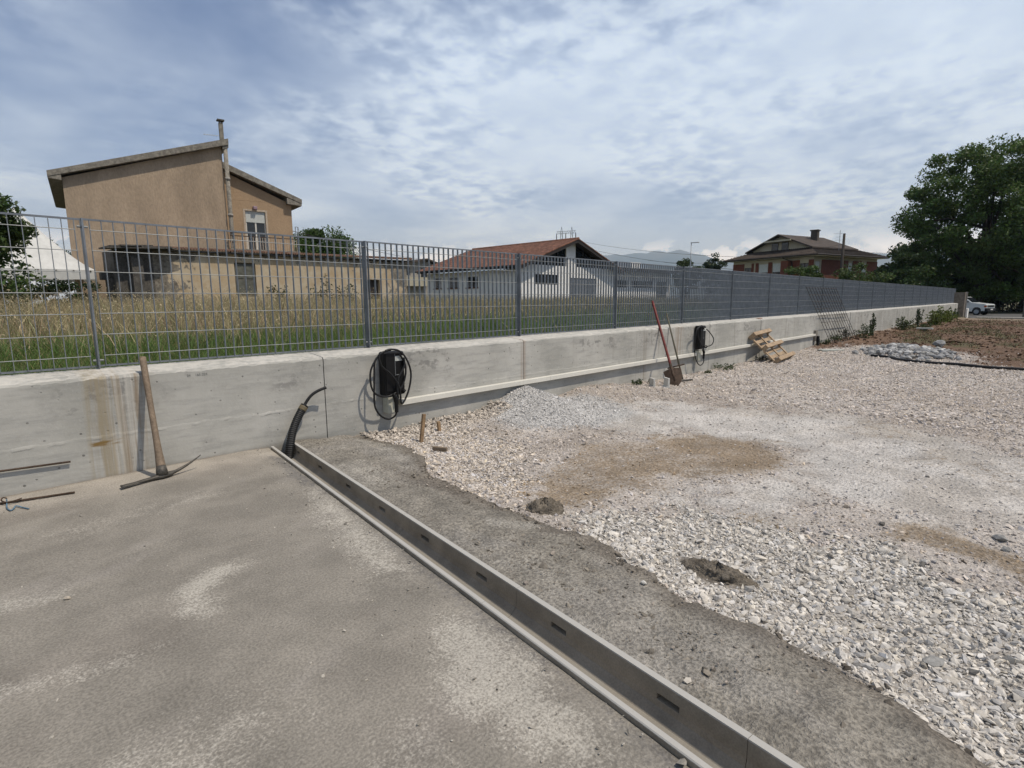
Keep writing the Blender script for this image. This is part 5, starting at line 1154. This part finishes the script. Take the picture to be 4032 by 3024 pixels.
# attic gable facing left
mChim = pmat('sooty_brick', (.10,.085,.07), .9, var=.3)
za = 9.5; ga, gb = 1.7, 10.3; gm_ = (ga+gb)/2; b0 = 1.7; b1 = 10.5
mb = MB(); mb.prism([VP(ga,b0,7.2),VP(gb,b0,7.2),VP(gb,b0,7.75),VP(gm_,b0,za-.25),VP(ga,b0,7.75)], (0,0,0), bv*(b1-b0)); att = obj('attic', mb, mCream, Vi)
mb = MB(); 
for s_ in (-1, 1):
    e = gm_+s_*(gb-ga)/2+s_*.7; zz = 7.5; mb.prism([VP(gm_,b0-.7,za),VP(e,b0-.7,zz),VP(e,b0-.7,zz-.18),VP(gm_,b0-.7,za-.18)], (0,0,0), bv*(b1-b0+.9))
obj('attic_roof', mb, mTileB, att)
FAt = Face(VP(gb,b0,0), -av, -bv)
for a, b in ((3.0,4.0),(4.5,5.5)): mb = MB(); FAt.box(mb, a, b, 7.3, 8.45, .003, .03); w_ = obj('attic_window', mb, mDarkW, Vi); mb = MB(); FAt.box(mb, a+.08, b-.08, 7.4, 8.37, .0305, .04); obj('pane', mb, mGlass, w_)
mb = MB(); FAt.box(mb, 2.4, 6.3, 8.5, 8.72, .0, .9); obj('attic_canopy', mb, mCream, Vi)
c = VP(4.4,6.4,0); chv = obj('chimney', MB().box(c.x-.42,c.x+.42,c.y-.42,c.y+.42,8.2,10.0), mChim, Vi, bevel=.05); obj('cap', MB().box(c.x-.52,c.x+.52,c.y-.52,c.y+.52,10.0,10.14), mChim, chv)
dpv = FL.p(9.6,0,0); obj('downpipe', MB().tube([FL.p(8.3,6.25,.9),FL.p(9.15,5.7,.2),FL.p(9.2,5.3,.13),FL.p(9.2,3.0,.13)], .06, 6), mDarkW, Vi)
va = thing('roof_aerial', 'tall television aerial on the roof of the brick villa', 'aerial', (81.0,19.9,7.6))
obj('mast', MB().tube([(81.0,19.9,7.2),(81.0,19.9,9.7)], .03, 5), mSteelF, va)
for z, l in ((9.3,.9),(8.9,.5),(8.5,.6)): obj('element', MB().tube([(81.0-l*1.0,19.9+l*.6,z-.08),(81.0+l*.3,19.9-l*.2,z)], .02, 4), mSteelF, va)

# ================================================================== POLES, LAMP, PYLON, WIRES
obj('utility_pole', MB().tube([(60.0,14.35,-.5),(60.05,14.4,3),(60.15,14.42,7.15)], [.16,.14,.11], 9), pmat('pole_wood', (.05,.042,.036), .9), smooth=True, label='bare dark utility pole in front of the brick villa', cat='pole')
sl_ = thing('street_lamp', 'slim grey street lamp between the two small trees', 'street lamp', (67.5,33.4,-.4))
obj('column', MB().tube([(67.5,33.4,-.5),(67.5,33.4,4),(67.5,33.4,8.2)], [.09,.07,.05], 8), mSteelF, sl_, smooth=True); obj('lamp_head', MB().bar((67.45,33.45,8.23),(68.2,32.7,8.28), .25, .1), mSteelF, sl_, bevel=.03)
obj('gate_post', MB().tube([(50.2,1.0,-.4),(50.2,1.0,.95)], .09, 8), pmat('weathered_post', (.20,.185,.165), .85), smooth=True, label='grey post by the road at the right edge', cat='post')
py = thing('power_gantry', 'lattice steel power gantry rising behind the warehouse ridge', 'pylon', (178,142,0))
p1, p2 = Vector((176.5,143.0,0)), Vector((179.4,140.1,0)); px_ = (p2-p1).normalized()
for p in (p1, p2):
    mb = MB(); 
    for s_ in (-1,1): mb.tube([p+px_*s_*.9, p+px_*s_*.35+Vector((0,0,28))], .12, 4)
    for k in range(14): a = k*2; w_ = .9-.55*k/14; s_ = 1 if k % 2 else -1; mb.tube([p+px_*s_*w_+Vector((0,0,a)), p-px_*s_*(w_-.04)+Vector((0,0,a+2))], .06, 4)
    mb.tube([p+px_*.35+Vector((0,0,28)), p+Vector((0,0,30.2))], .08, 4); mb.tube([p-px_*.35+Vector((0,0,28)), p+Vector((0,0,30.2))], .08, 4); obj('tower', mb, mSteelF, py)
mb = MB(); e0, e1 = p1-px_*2.0+Vector((0,0,27.4)), p2+px_*1.6+Vector((0,0,27.8))
for dz in (0,.9): mb.tube([e0+Vector((0,0,dz)), e1+Vector((0,0,dz))], .09, 4)
for k in range(16): a = e0.lerp(e1, k/16); b = e0.lerp(e1, (k+1)/16); mb.tube([a+Vector((0,0,.9*(k % 2))), b+Vector((0,0,.9*((k+1) % 2)))], .05, 4)
obj('cross_beam', mb, mSteelF, py)
for q in (0,.48,1): a = e0.lerp(e1, q); obj('insulator', MB().tube([a, a-Vector((0,0,2.4))], .2, 6), mGrey, py)
def wire(label, a, b, sag, r=.012):
    a, b = Vector(a), Vector(b); obj('overhead_wire', MB().tube([a.lerp(b, t)-Vector((0,0,sag*4*t*(1-t))) for t in np.linspace(0, 1, 18)], r, 4), mDarkW, label=label, cat='wire')
wire('thin overhead wire sagging from the gantry towards the villa', (179,141,25.5), (118,38,9), 1.5, .05)
wire('lower overhead wire running from the gantry over the annex', (176,143,24.5), (112,42,6.5), 1.5, .05)
wire('thin wire crossing the sky behind the ruin roof', (15.1,33,5.3), (70,85,9.0), .6, .02)
wire('service wire from the utility pole across the villa front', (60.1,14.42,6.2), (58.0,34,5.6), .9, .012)
wire('short wire from the pole towards the tall tree', (60.1,14.42,5.6), (63,7,5.4), .3, .012)

# ================================================================== GATE END, CAR, PICKET FENCE
gp = thing('gate_pillar', 'weathered grey gate pillar closing the far end of the wall', 'pillar', (46.75,4.1,-.3))
obj('shaft', MB().box(46.3,46.9,3.85,4.55,-.4,1.42), pmat('weathered_board', (.19,.165,.135), .9, var=.25, bump=.3), gp, bevel=.01); obj('edge_strip', MB().box(46.91,46.99,3.78,3.9,-.4,1.45), mKerb, gp)
obj('low_kerb_block', MB().box(47.05,47.7,3.7,4.2,-.4,.36), mWhite, label='low pale concrete block beside the gate pillar', cat='block', bevel=.02)
# small white hatchback, nose towards the right
car = thing('white_hatchback', 'old white hatchback parked beyond the gate pillar', 'car', (57.9,4.6,-.3))
fd = Vector((-.30,-.954,0)).normalized(); sd_ = Vector((-fd.y, fd.x, 0)); CO = Vector((57.8,4.75,-.3))      # sd_: car's left
CM = Matrix(((fd.x, sd_.x, 0, CO.x), (fd.y, sd_.y, 0, CO.y), (0,0,1,CO.z), (0,0,0,1)))
body = [(-1.62,.35),(-1.66,.75),(-1.60,1.05),(-1.45,1.40),(-1.3,1.44),(.05,1.44),(.18,1.40),(.72,.98),(1.62,.86),(1.68,.80),(1.70,.45),(1.66,.33),(1.38,.33),(1.33,.52),(1.18,.62),(.98,.62),(.83,.52),(.78,.28),(-.80,.28),(-.85,.52),(-1.0,.62),(-1.2,.62),(-1.35,.52),(-1.40,.33)]
mb = MB(); mb.M = CM
n = len(body); vs = []
for yy, k in ((-.73,0),(-.69,1),(.69,1),(.73,0)):
    for x, z in body: vs.append((x, yy*(1-.10*max(0, z-.9)/.54), z+(.0 if k else 0)))
fs = [tuple(range(n-1,-1,-1)), tuple(range(3*n, 4*n))]+[(r_*n+i, r_*n+(i+1) % n, (r_+1)*n+(i+1) % n, (r_+1)*n+i) for r_ in range(3) for i in range(n)]
mb.add(vs, fs); obj('body', mb, mCar, car, bevel=.015)
for sy in (-1, 1):
    mb = MB(); mb.M = CM
    for w_ in ([(-1.40,1.02),(-1.30,1.36),(-.62,1.36),(-.62,1.0)], [(-.55,1.0),(-.55,1.36),(.08,1.36),(.52,1.0)]):
        mb.prism([(x, sy*(.732-.073*max(0, z-.9)/.54), z) for x, z in w_], (0,0,0), (0, sy*.006, 0))
    obj('side_window', mb, mGlass, car)
    for x in (1.08, -1.1):
        wm = MB(); wm.M = CM; wm.tube([(x, sy*.74, .28),(x, sy*.58, .28)], .28, 18); wh = obj('wheel', wm, mBlackRb, car); wm = MB(); wm.M = CM; wm.tube([(x, sy*.745, .28),(x, sy*.73, .28)], .17, 14); obj('rim', wm, mSteelF, wh)
    hm_ = MB(); hm_.M = CM; hm_.box(1.67,1.705,sy*.60-.10,sy*.60+.10,.62,.78); obj('headlight', hm_, mChrome, car)
    hm_ = MB(); hm_.M = CM; hm_.box(1.55,1.69,sy*.715-.02,sy*.715+.02,.62,.76); obj('indicator', hm_, mAmber, car)
    hm_ = MB(); hm_.M = CM; hm_.box(.42,.52,sy*.84-.08,sy*.84+.08,1.0,1.1); obj('mirror', hm_, mBlackPl, car)
mb = MB(); mb.M = CM; mb.add([(.205,-.60,1.385),(.205,.60,1.385),(.715,.64,1.0),(.715,-.64,1.0)], [(0,1,2,3)]); mb.v = [(x, y, z+.012) for x, y, z in mb.v]; obj('windscreen', mb, mGlass, car)
mb = MB(); mb.M = CM; mb.box(1.66,1.71,-.48,.48,.62,.78); obj('grille', mb, mBlackPl, car)
mb = MB(); mb.M = CM; mb.box(1.60,1.78,-.74,.74,.30,.56); obj('bumper', mb, mBlackPl, car, bevel=.03)
mb = MB(); mb.M = CM; mb.box(1.781,1.79,-.19,.19,.40,.50); obj('number_plate', mb, mPlate, car)
pf = thing('picket_fence', 'dark picket fence along the road below the trees', 'fence', (73,2,-.4))
pk0 = None
for k in range(44):
    q = Vector((72.6,7.2,-.4)).lerp(Vector((75.0,-6.5,-.4)), k/43)
    if pk0 is None: pk0 = obj('picket', MB().box(q.x-.02,q.x+.02,q.y-.045,q.y+.045,q.z,q.z+1.5), mDarkW, pf, org=tuple(q))
    else: dup(pk0, pf, tuple(q))
for z in (.35, 1.2): obj('rail', MB().bar((72.62,7.3,-.4+z),(75.02,-6.6,-.4+z), .04, .08), mDarkW, pf)

# ================================================================== AIR
mh = bpy.data.materials.new('haze'); mh.use_nodes = True; nt = mh.node_tree; nt.nodes.clear()
pv = N('ShaderNodeVolumePrincipled'); pv.inputs['Color'].default_value = (.5,.72,1,1); pv.inputs['Absorption Color'].default_value = (1,1,1,1); pv.inputs['Density'].default_value = .00012; pv.inputs['Anisotropy'].default_value = .2
ho = N('ShaderNodeOutputMaterial'); lk(pv.outputs[0], ho.inputs['Volume'])
mb = MB().box(-9200,10800,-6200,10800,-22,860); obj('haze', mb, mh, kind='stuff')
